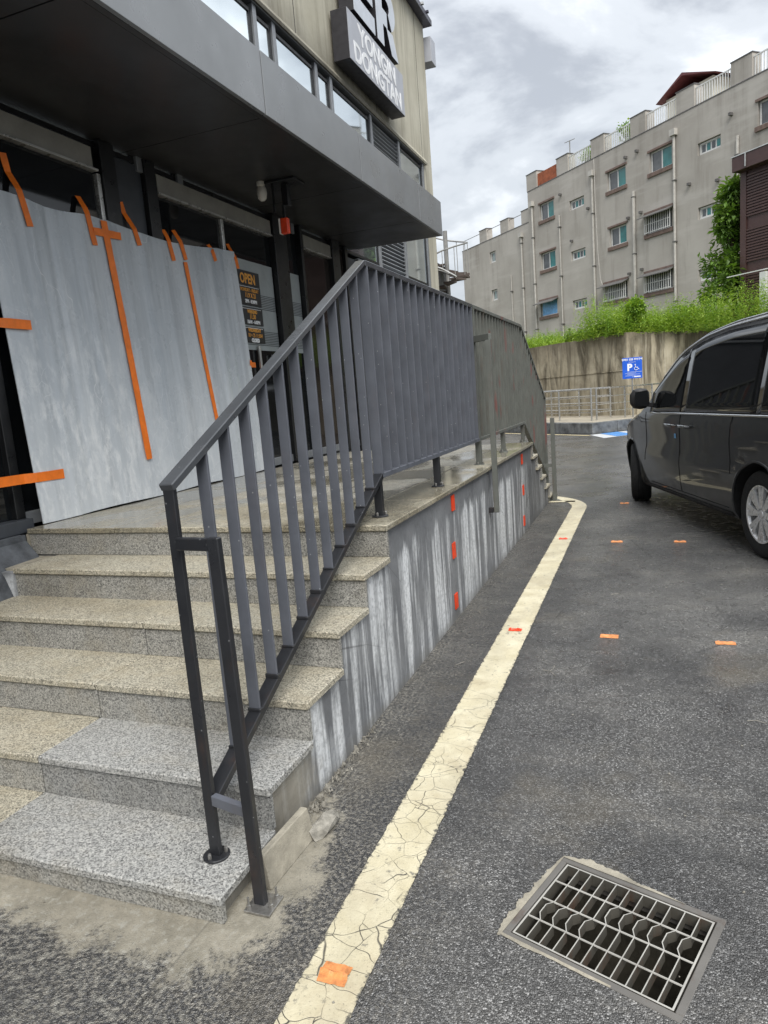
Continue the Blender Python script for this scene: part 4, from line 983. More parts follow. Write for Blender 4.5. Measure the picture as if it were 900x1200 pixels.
# short strips holding the top edges to the glass and frames
def top_tape(par, on, y0, z0, y1, z1, zt_):
    pts = []
    for i in range(9):
        t = i / 8; y = y0 + (y1 - y0) * t; z = z0 + (z1 - z0) * t
        pts.append(on(y, z) if z < zt_ else (y, z, GXP + (on(y, zt_)[2] - GXP) * min(1, max(0, 1.25 - (z - zt_) / 0.12))))
    tape(par, pts, 0.05)
for y0, z0, y1, z1 in ((1.95, 3.08, 2.01, 2.66), (2.51, 2.96, 2.55, 2.64)): top_tape(shA, onA, y0, z0, y1, z1, 2.83)
for y0, z0, y1, z1 in ((2.95, 3.02, 3.03, 2.72), (3.385, 2.905, 3.43, 2.67), (3.53, 2.93, 3.59, 2.70), (3.98, 2.89, 4.03, 2.755), (4.34, 2.96, 4.385, 2.74)): top_tape(shB, onB, y0, z0, y1, z1, 2.80)
tape(shA, [(y, 2.735 + 0.05 * (y - 2.56), onA(y, 2.74)[2] + 0.004) for y in np.linspace(2.555, 2.83, 8)], 0.05)
tape(shA, [(2.672 + 0.05 * t, 2.825 - 1.67 * t, max(onA(2.69, 2.825 - 1.67 * t)[2], onB(2.72, 2.825 - 1.67 * t)[2]) + 0.005) for t in np.linspace(0, 1, 24)], 0.062)
tape(shB, [(3.575 + 0.1 * t, 2.68 - 1.31 * t, onB(3.6 + 0.1 * t, 2.68 - 1.31 * t)[2]) for t in np.linspace(0, 1, 24)], 0.05)
tape(shA, [(y, 2.062, max(onA(max(y, 1.70), 2.06)[2], -2.31) if y > 1.66 else -2.318) for y in (1.35, 1.5, 1.66, 1.70, 1.78, 1.87)], 0.055)
tape(shA, [(y, 1.172 - 0.01 * y, onA(max(y, 1.70), 1.15)[2] if y > 1.66 else -2.31) for y in (1.25, 1.45, 1.64, 1.70, 1.80, 1.91)], 0.06)
tape(shB, [(4.34, 1.882, onB(4.34, 1.88)[2]), (4.37, 1.88, onB(4.36, 1.88)[2]), (4.45, 1.879, GXP), (4.62, 1.876, GXP)], 0.05)
tape(shB, [(4.34, 1.066, onB(4.34, 1.066)[2]), (4.37, 1.066, onB(4.36, 1.066)[2]), (4.45, 1.066, GXP), (4.62, 1.066, GXP)], 0.05)
# ------------------------------------------------------------------ raised ground, retaining wall, ramp
A_ = Vector((-0.694, 0.72, 0)); A_.normalize(); Nn_ = Vector((-0.72, -0.694, 0)); Nn_.normalize(); CP = Vector((1.164, -1.4716, 0))
def ap(s, d, z, s0=-27.735):
    """point in the frame of the apartment block: s along its face, d out of it"""
    p = CP + Nn_ * (s0 + d) + A_ * s; return Vector((p.x, p.y, z))
WC = Vector((0.564, 22.0, 0)); WL = WC + A_ * 26; WR = WC + Vector((0.72, 0.694, 0)) * 30
ZW = 2.87
rw = thing('retaining_wall', 'stained concrete retaining wall below the weeds', 'wall', (WC.x, WC.y, 0))
def wall_run(p, q, z0, z1, th, back):
    d = (q - p).normalized(); n = Vector((-d.y, d.x, 0)) * back
    b = MB(); b.add([(p.x, p.y, -0.1), (q.x, q.y, -0.1), (q.x + n.x * th, q.y + n.y * th, -0.1), (p.x + n.x * th, p.y + n.y * th, -0.1),
                     (p.x, p.y, z0), (q.x, q.y, z1), (q.x + n.x * th, q.y + n.y * th, z1), (p.x + n.x * th, p.y + n.y * th, z0)],
                    [(0, 3, 2, 1), (4, 5, 6, 7), (0, 1, 5, 4), (1, 2, 6, 5), (2, 3, 7, 6), (3, 0, 4, 7)])
    return b
wall_run(WC, WL, ZW, ZW, 0.3, -1).build('wall_face', M['retain'], rw)
wall_run(WC + Vector((0.003, 0.0, 0)), WR, ZW - 0.002, 2.30, 0.3, 1).build('wall_face', M['retain'], rw)
d_ = A_; o_ = Nn_ * 0.012
for off, z in ((0.0, 1.72),):
    p = WC + o_; q = WL + o_
    b = MB(); b.beam((p.x, p.y, z), (q.x, q.y, z), 0.02, 0.03); b.build('pour_joint', M['retain'], rw)
hill = MB()
B1 = WC + Vector((0, 0.42, 0)); B2 = WL + Vector((0.25, 0.25, 0)); B3 = WR + Vector((-0.25, 0.25, 0))
far = [Vector((-120, 150, 0)), Vector((150, 150, 0)), Vector((150, 45, 0))]
hill.add([(B1.x, B1.y, 2.80), (B2.x, B2.y, 2.80), (far[0].x, far[0].y, 2.8), (far[1].x, far[1].y, 2.8), (far[2].x, far[2].y, 2.4), (B3.x, B3.y, 2.22)], [(0, 1, 2, 3, 4, 5)])
tag(hill.build('raised_ground', M['soil']), kind='structure')

# ramp island in front of the wall
IC = Vector((-0.31, 18.95, 0)); IR = Vector((0.72, 0.694, 0))
isl = thing('kerb_island', 'grey stone kerbed ramp island in front of the retaining wall', 'kerb', (IC.x, IC.y, 0))
def kerb_stone(p, d, L, th, z, inn):
    q = p + d * (L - 0.012); n = inn * th
    b = MB(); b.add([(p.x, p.y, 0), (q.x, q.y, 0), (q.x + n.x, q.y + n.y, 0), (p.x + n.x, p.y + n.y, 0), (p.x, p.y, z), (q.x, q.y, z), (q.x + n.x, q.y + n.y, z), (p.x + n.x, p.y + n.y, z)],
                    [(0, 3, 2, 1), (4, 5, 6, 7), (0, 1, 5, 4), (1, 2, 6, 5), (2, 3, 7, 6), (3, 0, 4, 7)])
    b.build('kerb_stone', M['kerb'], isl, 0.01)
for k in range(9): kerb_stone(IC + A_ * (0.20 + 0.9 * k), A_, 0.9, 0.2, 0.31, IR)
for k in range(6): kerb_stone(IC + IR * 0.9 * k, IR, 0.9, 0.2, 0.31, A_)
b = MB(); p0 = IC + A_ * 0.2 + IR * 0.2; c = [p0, p0 + A_ * 9, p0 + A_ * 9 + IR * 3.4, p0 + IR * 3.4]
b.add([(q.x, q.y, 0.02) for q in c] + [(q.x, q.y, 0.315) for q in c], [(3, 2, 1, 0), (4, 5, 6, 7), (0, 1, 5, 4), (1, 2, 6, 5), (2, 3, 7, 6), (3, 0, 4, 7)])
b.build('paving', M['ramp'], isl)
def steel_rail(name, p, d, L, n, label, hs=(0.92, 0.68, 0.46, 0.24), z0=0.315, slope=0.0):
    t = thing(name, label, 'railing', (p.x, p.y, z0), 'stainless railings on the ramp')
    for k in range(n):
        q = p + d * L * k / (n - 1); zz = z0 + slope * L * k / (n - 1)
        MB().tube([(q.x, q.y, zz), (q.x, q.y, zz + 0.92)], 0.026, 8).build('post', M['stainless'], t, smooth=True)
    for h in hs:
        q = p + d * L
        MB().tube([(p.x, p.y, z0 + h), (q.x, q.y, z0 + h + slope * L)], 0.024 if h > 0.9 else 0.016, 6).build('tube', M['stainless'], t, smooth=True)
R0 = Vector((-0.40, 20.05, 0))
steel_rail('steel_railing', R0, A_, 7.5, 6, 'stainless railing along the front left edge of the ramp')
steel_rail('steel_railing', R0 + IR * 0.19, IR, 3.2, 4, 'stainless railing along the right edge of the ramp beside the blue sign')
steel_rail('steel_railing', R0 + IR * 1.5 + A_ * 0.9, A_, 7.5, 6, 'stainless railing nearest the foot of the retaining wall')

# parking sign
SP = Vector((0.735, 20.62, 0))
ps = thing('parking_sign', 'blue disabled-parking sign with white P on a slim post', 'sign', (SP.x, SP.y, 0.31))
MB().tube([(SP.x, SP.y, 0.31), (SP.x, SP.y, 1.98)], 0.022, 8).build('post', M['post_grey'], ps, smooth=True)
fx = Vector((0.985, 0.17, 0)).normalized(); fn = Vector((fx.y, -fx.x, 0)); up = Vector((0, 0, 1))
def sp(u, v, o=0.0): return SP + fx * u + fn * (0.03 + o) + up * v
b = MB(); w, z0, z1 = 0.275, 1.452, 2.055
b.add([sp(-w, z0), sp(w, z0), sp(w, z1), sp(-w, z1), sp(-w, z0, 0.012), sp(w, z0, 0.012), sp(w, z1, 0.012), sp(-w, z1, 0.012)], [(3, 2, 1, 0), (4, 5, 6, 7), (0, 1, 5, 4), (1, 2, 6, 5), (2, 3, 7, 6), (3, 0, 4, 7)])
b.build('sign_panel', M['blue_sign'], ps, 0.003)
place_text('lettering', '장애인 전용 주차구역', 0.066, M['white'], ps, sp(0, 1.975, 0.014), fx, up, 0.001, 0.002)
place_text('lettering', '주차가능 표지', 0.034, M['white'], ps, sp(0, 1.91, 0.014), fx, up, 0.001, 0.0)
place_text('lettering', 'P', 0.27, M['white'], ps, sp(-0.075, 1.685, 0.014), fx, up, 0.001, 0.012)
ic = MB()   # wheelchair figure
def spv(u, v): return sp(u, v, 0.016)
ic.tube([spv(0.085, 1.815), spv(0.095, 1.765), spv(0.145, 1.762), spv(0.165, 1.715), spv(0.19, 1.712)], 0.011, 6)
ic.tube([spv(0.105 + 0.048 * math.cos(t), 1.733 + 0.048 * math.sin(t)) for t in np.linspace(R(140), R(335), 12)], 0.008, 6)
ic.lathe([(0.002, -0.004), (0.017, -0.002), (0.017, 0.002), (0.002, 0.004)], spv(0.083, 1.842), 'y', 10)
ic.build('wheelchair_symbol', M['white'], ps)
for v, u, L in ((1.635, 0.06, 0.40), (1.60, -0.05, 0.30), (1.565, 0.03, 0.36), (1.53, -0.06, 0.28), (1.495, 0.10, 0.22)):
    b = MB(); b.add([sp(u - L / 2, v, 0.0135), sp(u + L / 2, v, 0.0135), sp(u + L / 2, v + 0.009, 0.0135), sp(u - L / 2, v + 0.009, 0.0135)], [(0, 1, 2, 3)]); b.build('text_line', M['letter'], ps)
b = MB(); b.add([sp(0.05, 1.487, 0.0145), sp(0.23, 1.487, 0.0145), sp(0.23, 1.517, 0.0145), sp(0.05, 1.517, 0.0145)], [(0, 1, 2, 3)]); b.build('text_line', M['white'], ps)

# painted bay and far kerb line
def ground_poly(name, pts, mat, z): 
    b = MB(); b.add([(p[0], p[1], z) for p in pts], [tuple(range(len(pts)))]); return tag(b.build(name, mat), kind='structure')
K0 = IC + Vector((0.02, -0.18, 0))
for k in range(5):
    p = K0 + IR * (0.25 + 0.9 * k); q = p + IR * 0.62; dn = Vector((0.5, -1.25, 0))
    ground_poly('blue_bay_paint', [p, q, q + dn, p + dn], M['blue_paint'], 0.008)
p = K0 + IR * (-0.1); q = p + IR * 5.2
ground_poly('white_bay_paint', [p, q, q + Vector((0.5, -1.45, 0)), p + Vector((0.45, -1.35, 0))], M['white_paint'], 0.004)
tag(strip('kerb_line', [((IC - IR * 0.35 + A_ * (-0.3 + 0.4 * k)).x, (IC - IR * 0.35 + A_ * (-0.3 + 0.4 * k)).y) for k in range(26)], 0.06, 0.06, M['yline'], 0.004, 0.004), kind='structure')

# ------------------------------------------------------------------ apartment block
apt = thing('apartment_block', 'grey-brown apartment block with roof parapet posts and small windows', 'building', ap(30, 0, 2.8))
def abox(b, s0, s1, d0, d1, z0, z1, mi=0):
    vs = [ap(s, d, z) for z in (z0, z1) for s, d in ((s0, d0), (s1, d0), (s1, d1), (s0, d1))]
    b.add(vs, [(0, 3, 2, 1), (4, 5, 6, 7), (0, 1, 5, 4), (1, 2, 6, 5), (2, 3, 7, 6), (3, 0, 4, 7)], mi); return b
def apart(name, mat, par, s0, s1, d0, d1, z0, z1, bev=0.0): return abox(MB(), s0, s1, d0, d1, z0, z1).build(name, mat, par, bev)
ZP = 13.5
wall_main = apart('wall', M['apt'], apt, 8, 38.7, -11, 0, 2.79, ZP)
wall_wing = apart('wall', M['apt'], apt, 38.702, 47.3, -10, -0.12, 2.79, 11.75)
CUTS = MB()
for k in range(9):
    s = 38.75 - 3.02 * k
    apart('parapet_post', M['apt'], apt, s - 1.05, s, -0.55, 0.004, ZP + 0.001, 14.44); apart('post_cap', M['par_cap'], apt, s - 1.08, s + 0.03, -0.58, 0.03, 14.441, 14.48)
for s in (44.8, 42.1, 39.65): apart('parapet_post', M['apt'], apt, s - 0.95, s, -0.6, -0.116, 11.751, 12.55); apart('post_cap', M['par_cap'], apt, s - 0.98, s + 0.03, -0.63, -0.09, 12.551, 12.585)
apart('roof_coping', M['par_cap'], apt, 8, 38.72, -0.6, 0.02, ZP - 0.04, ZP + 0.0005)
apart('roof_coping', M['par_cap'], apt, 38.73, 47.32, -0.7, -0.10, 11.71, 11.7505)
for k in range(8):
    a = 37.70 - 3.02 * k; c = 35.73 - 3.02 * k
    if k == 0: apart('rusty_panel', M['rust_panel'], apt, c, a, -0.12, -0.08, ZP + 0.01, 14.25); continue
    rl = apart('parapet_rail', M['win_white'], apt, c, a, -0.12, -0.07, 14.25, 14.30)
    n = 14
    for i in range(n):
        s = c + (a - c) * (i + 0.5) / n; apart('baluster', M['win_white'], rl, s - 0.018, s + 0.018, -0.11, -0.075, ZP + 0.001, 14.249)
for a, c in ((43.84, 42.12), (41.14, 39.67), (47.2, 44.82)):
    apart('parapet_rail', M['par_cap'], apt, c, a, -0.22, -0.19, 12.40, 12.43)
def window(s0, s1, z0, z1, style, par=apt):
    dp = -0.25 - (0.12 if s0 > 38.7 else 0)
    abox(CUTS, s0 - 0.02, s1 + 0.02, -0.42, 0.3, z0 - 0.02, z1 + 0.02)
    ww = MB(); f = 0.07
    abox(ww, s0, s1, dp, dp + 0.06 + 0.08, z0, z0 + f); abox(ww, s0, s1, dp, dp + 0.14, z1 - f, z1); abox(ww, s0, s0 + f, dp, dp + 0.14, z0 + f, z1 - f); abox(ww, s1 - f, s1, dp, dp + 0.14, z0 + f, z1 - f)
    w = ww.build('window', M['win_white'], par)
    m_ = (s0 + s1) / 2
    if style == 'big':
        abox(MB(), m_ - 0.035, m_ + 0.035, dp, dp + 0.13, z0 + f, z1 - f).build('mullion', M['win_white'], w)
        apart('pane', M['pane_teal'], w, s0 + f, m_ - 0.036, dp + 0.10, dp + 0.115, z0 + f, z1 - f)
        apart('pane', M['pane_grey'], w, m_ + 0.036, s1 - f, dp + 0.10, dp + 0.115, z0 + f, z1 - f)
    elif style == 'small':
        n = 4
        for i in range(n):
            a = s0 + f + (s1 - s0 - 2 * f) * i / n; c = s0 + f + (s1 - s0 - 2 * f) * (i + 1) / n
            apart('pane', M['pane_grey'] if i % 2 else M['pane_teal'], w, a + 0.045, c - 0.045, dp + 0.10, dp + 0.118, z0 + f + 0.03, z1 - f - 0.03)
        apart('panel', M['win_white'], w, s0 + f, s1 - f, dp + 0.09, dp + 0.10, z0 + f, z1 - f)
    elif style == 'grille':
        apart('pane', M['pane_grey'], w, s0 + f, s1 - f, dp + 0.10, dp + 0.115, z0 + f, z1 - f)
        g = apart('grille_rail', M['win_white'], w, s0, s1, 0.10, 0.12, z0 + 0.05, z0 + 0.09); apart('grille_rail', M['win_white'], w, s0, s1, 0.10, 0.12, z0 + 0.45, z0 + 0.48)
        for i in range(13):
            s = s0 + (s1 - s0) * i / 12; apart('grille_bar', M['win_white'], w, s - 0.02, s + 0.02, 0.121, 0.14, z0 + 0.02, z1 - 0.12)
    elif style == 'blue': apart('pane', M['blue_sheet'], w, s0 + f, s1 - f, dp + 0.12, dp + 0.15, z0 + f, z1 - f)
    if style in ('big', 'grille', 'blue'):
        apart('sill', M['sill'], par, s0 - 0.12, s1 + 0.12, -0.02, 0.07, z0 - 0.19, z0 - 0.001); apart('lintel', M['sill'], par, s0 - 0.12, s1 + 0.12, -0.02, 0.05, z1 + 0.001, z1 + 0.10)
    if style in ('grille', 'blue'):
        b = MB(); vs = [ap(s, d, z) for s in (s0 - 0.15, s1 + 0.15) for d, z in ((0.0, z1 + 0.02), (0.0, z1 - 0.02), (0.5, z1 - 0.24), (0.5, z1 - 0.20))]
        b.add(vs, [(0, 1, 2, 3), (7, 6, 5, 4), (0, 4, 5, 1), (1, 5, 6, 2), (2, 6, 7, 3), (3, 7, 4, 0)]); b.build('awning', M['awning'], par)
# window openings are shallow reveals: each frame stands in front of the render by a hand's width
for s0, s1 in ((36.15, 37.5), (30.1, 31.45), (27.0, 28.4), (20.9, 22.3)):
    window(s0, s1, 11.42, 12.4, 'big')
window(36.15, 37.55, 8.5, 9.52, 'big'); window(30.13, 31.38, 8.55, 9.52, 'big'); window(27.03, 28.7, 8.57, 9.55, 'grille')
window(36.15, 37.8, 5.72, 6.68, 'blue'); window(30.15, 31.85, 5.72, 6.7, 'grille'); window(27.03, 28.78, 5.70, 6.7, 'grille')
for s0, s1 in ((33.42, 34.65), (24.2, 25.42)):
    for z in (11.3, 8.5, 5.72): window(s0, s1, z, z + 0.5, 'small')
for z in (10.15, 7.6): window(42.85, 43.58, z, z + 0.7, 'small')
_cut = CUTS.build('cutter', M['apt'], apt)
for _w in (wall_main, wall_wing):
    _md = _w.modifiers.new('openings', 'BOOLEAN'); _md.operation = 'DIFFERENCE'; _md.object = _cut; _md.solver = 'EXACT'
    bpy.context.view_layer.update()
    _me = bpy.data.meshes.new_from_object(_w.evaluated_get(bpy.context.evaluated_depsgraph_get())); _w.modifiers.clear(); _w.data = _me
bpy.data.objects.remove(_cut)
def pipe(s, z1, d=0.08, head=True, r=0.06):
    p = MB(); p.tube([ap(s, d, 2.85), ap(s, d, z1)], r, 8); o = p.build('drainpipe', M['pipe'], apt, smooth=True)
    if head: apart('hopper', M['pipe'], o, s - 0.16, s + 0.16, 0.0 if d > 0 else d - 0.1, d + 0.14, z1 - 0.02, z1 + 0.26)
    for z in (5.0, 7.8, 10.6):
        if z < z1: apart('pipe_clip', M['awning'], o, s - 0.09, s + 0.09, d - 0.08, d + 0.075, z, z + 0.05)
pipe(38.2, 12.5); pipe(32.6, 12.6); pipe(26.77, 12.65); pipe(29.48, 10.9, head=False, r=0.075); pipe(39.65, 11.0, -0.04); pipe(35.55, 11.3, head=False, r=0.035); pipe(41.0, 8.9, -0.05, False, 0.03); pipe(23.25, 11.4, head=False)
MB().tube([ap(32.35, 0.12, 13.4), ap(32.3, 0.14, 11.0), ap(32.2, 0.14, 8.5), ap(32.05, 0.14, 7.0), ap(31.9, 0.1, 6.6)], 0.018, 5).build('cable', M['pipe'], apt)
for s, z in ((30.0, 12.7), (29.2, 12.75), (29.9, 9.7), (29.0, 9.75), (29.9, 6.9), (29.0, 6.95), (35.4, 12.4), (33.0, 11.0), (25.9, 10.2), (24.3, 9.9), (23.6, 12.4), (34.5, 9.6)): apart('vent_stub', M['awning'], apt, s - 0.06, s + 0.06, 0.0, 0.16, z - 0.06, z + 0.06)
# roof-top things
#hut
rh = thing('roof_house', 'small rooftop hut with a maroon pitched roof behind the parapet', 'hut', ap(28, -6, ZP))
abox(MB(), 29.0, 32.2, -9, -5, ZP + 0.001, 16.7).build('wall', M['pale'], rh)
b = MB(); vs = [ap(s, d, z) for d in (-9.4, -4.6) for s, z in ((28.5, 16.65), (30.7, 17.5), (32.6, 16.6), (30.7, 17.35))]
b.add(vs, [(0, 1, 5, 4), (1, 2, 6, 5), (2, 3, 7, 6), (3, 0, 4, 7), (0, 3, 2, 1), (4, 5, 6, 7)]); b.build('roof', M['red_roof'], rh)
def antenna(s, d, z0, h, arms, label):
    t = thing('antenna', label, 'antenna', ap(s, d, z0), 'rooftop antennas')
    MB().tube([ap(s, d, z0), ap(s, d, z0 + h)], 0.03, 6).build('mast', M['post_grey'], t)
    for k, L in enumerate(arms): MB().tube([ap(s - L / 2, d, z0 + h - 0.05 - 0.3 * k), ap(s + L / 2, d, z0 + h + 0.02 - 0.3 * k)], 0.02, 5).build('arm', M['post_grey'], t)
antenna(34.9, -0.35, 14.48, 0.75, [0.9], 'thin lone antenna on a parapet post near the rusty panel')
antenna(21.6, -2.0, ZP, 3.6, [1.5, 1.2, 0.9, 0.6], 'comb-shaped television antenna on the roof at the right edge')

# ------------------------------------------------------------------ brown clad building at the right
S0 = -20.0
def apb(s, d, z): return ap(s, d, z, S0)
def bbox(name, mat, par, s0, s1, d0, d1, z0, z1, bev=0.0):
    b = MB(); vs = [apb(s, d, z) for z in (z0, z1) for s, d in ((s0, d0), (s1, d0), (s1, d1), (s0, d1))]
    b.add(vs, [(0, 3, 2, 1), (4, 5, 6, 7), (0, 1, 5, 4), (1, 2, 6, 5), (2, 3, 7, 6), (3, 0, 4, 7)]); return b.build(name, mat, par, bev)
br = thing('brown_building', 'dark brown building with louvred cladding at the right edge', 'building', apb(16, 0, 2.8))
bbox('wall', M['brown'], br, 11.5, 16.62, -5, 0, 2.7, 7.5); bbox('roof_fascia', M['brown'], br, 11.4, 16.72, -5.1, 0.35, 7.501, 7.93, 0.01); bbox('roof_flashing', M['trim'], br, 11.4, 16.74, -5.1, 0.37, 7.931, 7.96)
bbox('downpipe', M['trim'], br, 16.2, 16.23, 0.36, 0.39, 7.55, 7.96)
bbox('corner_trim', M['brown_slat'], br, 16.45, 16.66, -0.02, 0.05, 2.7, 7.5)
z = 3.0
while z < 7.35:
    if not any(abs(z - q) < 0.16 for q in (4.55, 5.95)): bbox('slat', M['brown_slat'], br, 11.6, 16.44, 0.001, 0.04, z, z + 0.05)
    z += 0.085
bbox('handrail', M['win_white'], br, 12.5, 16.75, 0.5, 0.53, 4.36, 4.39)
bbox('white_post', M['win_white'], br, 15.30, 15.50, 0.5, 0.62, 2.7, 4.3)

# ------------------------------------------------------------------ spiral stair behind the shop
SC_ = Vector((-5.0, 22.0, 0))
ss = thing('spiral_stair', 'outdoor spiral stair with brown treads and curved handrail beyond the shop corner', 'stairs', (SC_.x, SC_.y, 0))
MB().tube([SC_, SC_ + Vector((0, 0, 6.7))], 0.075, 10).build('column', M['post_grey'], ss, smooth=True)
pts = []; n = 10
for k in range(n):
    t = R(-150 + 32 * k); z = 4.80 + 0.10 * k
    t2 = t + R(34); r = 0.74
    c0, c1 = Vector((math.cos(t), math.sin(t), 0)), Vector((math.cos(t2), math.sin(t2), 0))
    b = MB(); vs = [SC_ + c0 * 0.07 + Vector((0, 0, q)) for q in (z - 0.06, z)] + [SC_ + c0 * r + Vector((0, 0, q)) for q in (z - 0.06, z)] + [SC_ + c1 * r + Vector((0, 0, q)) for q in (z - 0.06, z)]
    b.add(vs, [(0, 2, 3, 1), (2, 4, 5, 3), (4, 0, 1, 5), (0, 4, 2), (1, 3, 5)]); b.build('tread', M['wood'], ss)
    MB().tube([SC_ + c0 * (r - 0.03) + Vector((0, 0, z)), SC_ + c0 * (r - 0.03) + Vector((0, 0, z + 0.95))], 0.012, 5).build('baluster', M['post_grey'], ss)
    pts.append(SC_ + c0 * (r - 0.03) + Vector((0, 0, z + 0.96)))
MB().tube(pts, 0.026, 7).build('handrail', M['post_grey'], ss, smooth=True)
aw = thing('white_awning', 'small white curved awning beside the spiral stair', 'awning', (-5.0, 21.0, 5.3))
b = MB(); vs = []
for i in range(9):
    t = i / 8
    for y in (20.4, 21.3): vs.append((-5.25 + 0.75 * t, y, 5.42 - 0.30 * t ** 2)); vs.append((-5.25 + 0.75 * t, y, 5.39 - 0.30 * t ** 2))
fs = []
for i in range(8):
    o = i * 4; p = o + 4; fs += [(o, p, p + 2, o + 2), (o + 1, o + 3, p + 3, p + 1), (o, o + 1, p + 1, p), (o + 2, p + 2, p + 3, o + 3)]
fs += [(0, 2, 3, 1), (32, 33, 35, 34)]
b.add(vs, fs); b.build('cover', M['win_white'], aw, smooth=True)
for y in (20.42, 21.28): MB().beam((-5.27, y, 5.40), (-4.5, y, 5.10), 0.02, 0.03).build('arm', M['post_grey'], aw)
bh = thing('rear_annex', 'narrow dark annex wall behind the shop corner', 'wall', (-5.6, 21.5, 0))
bx('wall', M['clad'], bh, -6.6, -5.32, 20.6, 23.5, 0, 5.75); bx('trim', M['sill'], bh, -5.318, -5.20, 21.2, 21.5, 0, 6.6)

# ------------------------------------------------------------------ plants
def weeds():
    P, D, U, L, W, mi = [], [], [], [], [], []
    def stem(base, h, lean, nleaf, ll, mat):
        for i in range(nleaf):
            t = (i + rng.random()) / nleaf
            p = base + np.array([lean[0] * t * t, lean[1] * t * t, h * t])
            a = rng.uniform(0, 6.28); el = rng.uniform(-0.2, 0.9)
            d = np.array([math.cos(a) * math.cos(el), math.sin(a) * math.cos(el), math.sin(el)])
            P.append(p); D.append(d); U.append((0, 0, 1.0)); L.append(ll * rng.uniform(0.6, 1.3) * (1 - 0.5 * t)); W.append(L[-1] * rng.uniform(0.14, 0.28)); mi.append(mat)
    def band(o, d, inn, length, n, zf, hm):
        for k in range(n):
            u = rng.uniform(-0.3, length); v = rng.uniform(0.12, 2.3)
            b_ = o + d * u + inn * v
            clump = 0.5 + 0.5 * math.sin(u * 1.9 + 0.6) * math.sin(u * 0.83 + 1.2)
            h = hm * (0.35 + 0.75 * clump * rng.uniform(0.5, 1.2)) * (0.65 + 0.2 * v)
            stem(np.array([b_.x, b_.y, zf(u)]), h, rng.normal(0, 0.16, 2), int(11 + 16 * h), 0.17, 0 if rng.random() < 0.68 else 1)
    band(WC + Vector((0, 0.1, 0)), A_, IR, 9.0, 1150, lambda u: 2.79, 0.85)
    band(WC, IR, A_, 9.0, 1500, lambda u: 2.79 - 0.019 * u, 1.25)
    band(WC + IR * 2.0 + A_ * 1.6, IR, A_, 8.0, 900, lambda u: 2.8, 1.35)
    for k in range(520):
        q_ = apb(rng.uniform(12.5, 18.2), rng.uniform(0.7, 2.4), 0)
        stem(np.array([q_.x, q_.y, 2.72]), rng.uniform(0.7, 1.35), rng.normal(0, 0.14, 2), 24, 0.17, 0 if rng.random() < 0.7 else 1)
    # droop over the coping
    for k in range(420):
        u = rng.uniform(0, 8.5); o, d, inn = ((WC, A_, IR), (WC, IR, A_))[k % 2]
        b_ = o + d * u + inn * 0.25
        stem(np.array([b_.x, b_.y, 2.80 - (0.019 * u if k % 2 else 0)]), rng.uniform(0.08, 0.3), (-inn.x * 0.3, -inn.y * 0.3), 6, 0.15, 0)
    a = lambda q: np.array(q, dtype=float)
    me = leaf_mesh('weeds', a(P), a(D), a(U), a(L), a(W), [M['leaf_a'], M['leaf_b']], np.array(mi))
    return tag(link('weeds', me), 'bright green feathery weeds growing along the top of the retaining wall', 'weeds', kind='stuff')
weeds()
def shrub(c, r, h, n, label, mats=('leaf_b', 'leaf_a'), ll=0.12, name='shrub', trunk=None, blobs=10, group=None):
    t = thing(name, label, 'tree' if trunk else 'shrub', c, group)
    c = np.array(c, dtype=float); base = trunk or 0.0
    cen = []
    for k in range(blobs):
        a_ = rng.uniform(0, 6.28); rr_ = r * math.sqrt(rng.random()) * 0.72; zz = base + (h - base) * (0.12 + 0.76 * rng.random())
        taper = (1.2 - 0.95 * (zz - base) / (h - base)) if trunk else 1 - 0.55 * abs((zz - base) / (h - base) - 0.4)
        cen.append((np.array([math.cos(a_) * rr_ * taper, math.sin(a_) * rr_ * taper, zz]), r * rng.uniform(0.26, 0.46) * (0.72 if trunk else 1.0)))
    P, D = [], []
    for k in range(n):
        q, s_ = cen[k % blobs]; v = rng.normal(0, 1, 3); v /= np.linalg.norm(v)
        P.append(q + v * s_ * rng.uniform(0.35, 1.6 if rng.random() < 0.3 else 1.05)); D.append(v + rng.normal(0, 0.6, 3) + np.array([0, 0, -0.15]))
    P = np.array(P); D = np.array(D); L = ll * rng.uniform(0.6, 1.3, n); Wd = L * rng.uniform(0.4, 0.6, n)
    me = leaf_mesh('crown', P, D, np.tile((0.1, 0.2, 1.0), (n, 1)), L, Wd, [M[k] for k in mats], (rng.random(n) < 0.4).astype(int))
    link('crown', me, t)
    b = MB(); o = Vector(c)
    if trunk:
        b.tube([o, o + Vector((0.05, 0, base * 0.6)), o + Vector((0.0, 0.05, h * 0.55)), o + Vector((0.04, 0, h * 0.85))], [0.11, 0.09, 0.055, 0.02], 8)
        for q, s_ in cen: b.tube([o + Vector((0, 0, max(0.3, q[2] * 0.55))), o + Vector(q * np.array([0.5, 0.5, 0.85])), o + Vector(q)], [0.04, 0.025, 0.01], 5)
    else:
        for q, s_ in cen: b.tube([o, o + Vector(q * np.array([0.4, 0.4, 0.6])), o + Vector(q)], [0.018, 0.012, 0.005], 5)
    b.build('trunk' if trunk else 'stem', M['bark'], t, smooth=True)
    return t
def on_wall(p, z=2.79): return (p.x, p.y, z)
shrub(on_wall(WC + IR * 0.7 + A_ * 0.5), 0.5, 1.15, 2600, 'tall round shrub at the corner of the retaining wall above the blue sign', ll=0.11)
shrub(on_wall(WC + A_ * 1.45 + IR * 0.4), 0.36, 0.55, 1300, 'low dark shrub on the wall top left of the corner shrub', ('leaf_c', 'leaf_b'), 0.09)
shrub(on_wall(WC + A_ * 3.1 + IR * 0.5), 0.33, 0.5, 1200, 'small dark shrub at the far left end of the weeds', ('leaf_c', 'leaf_b'), 0.09)
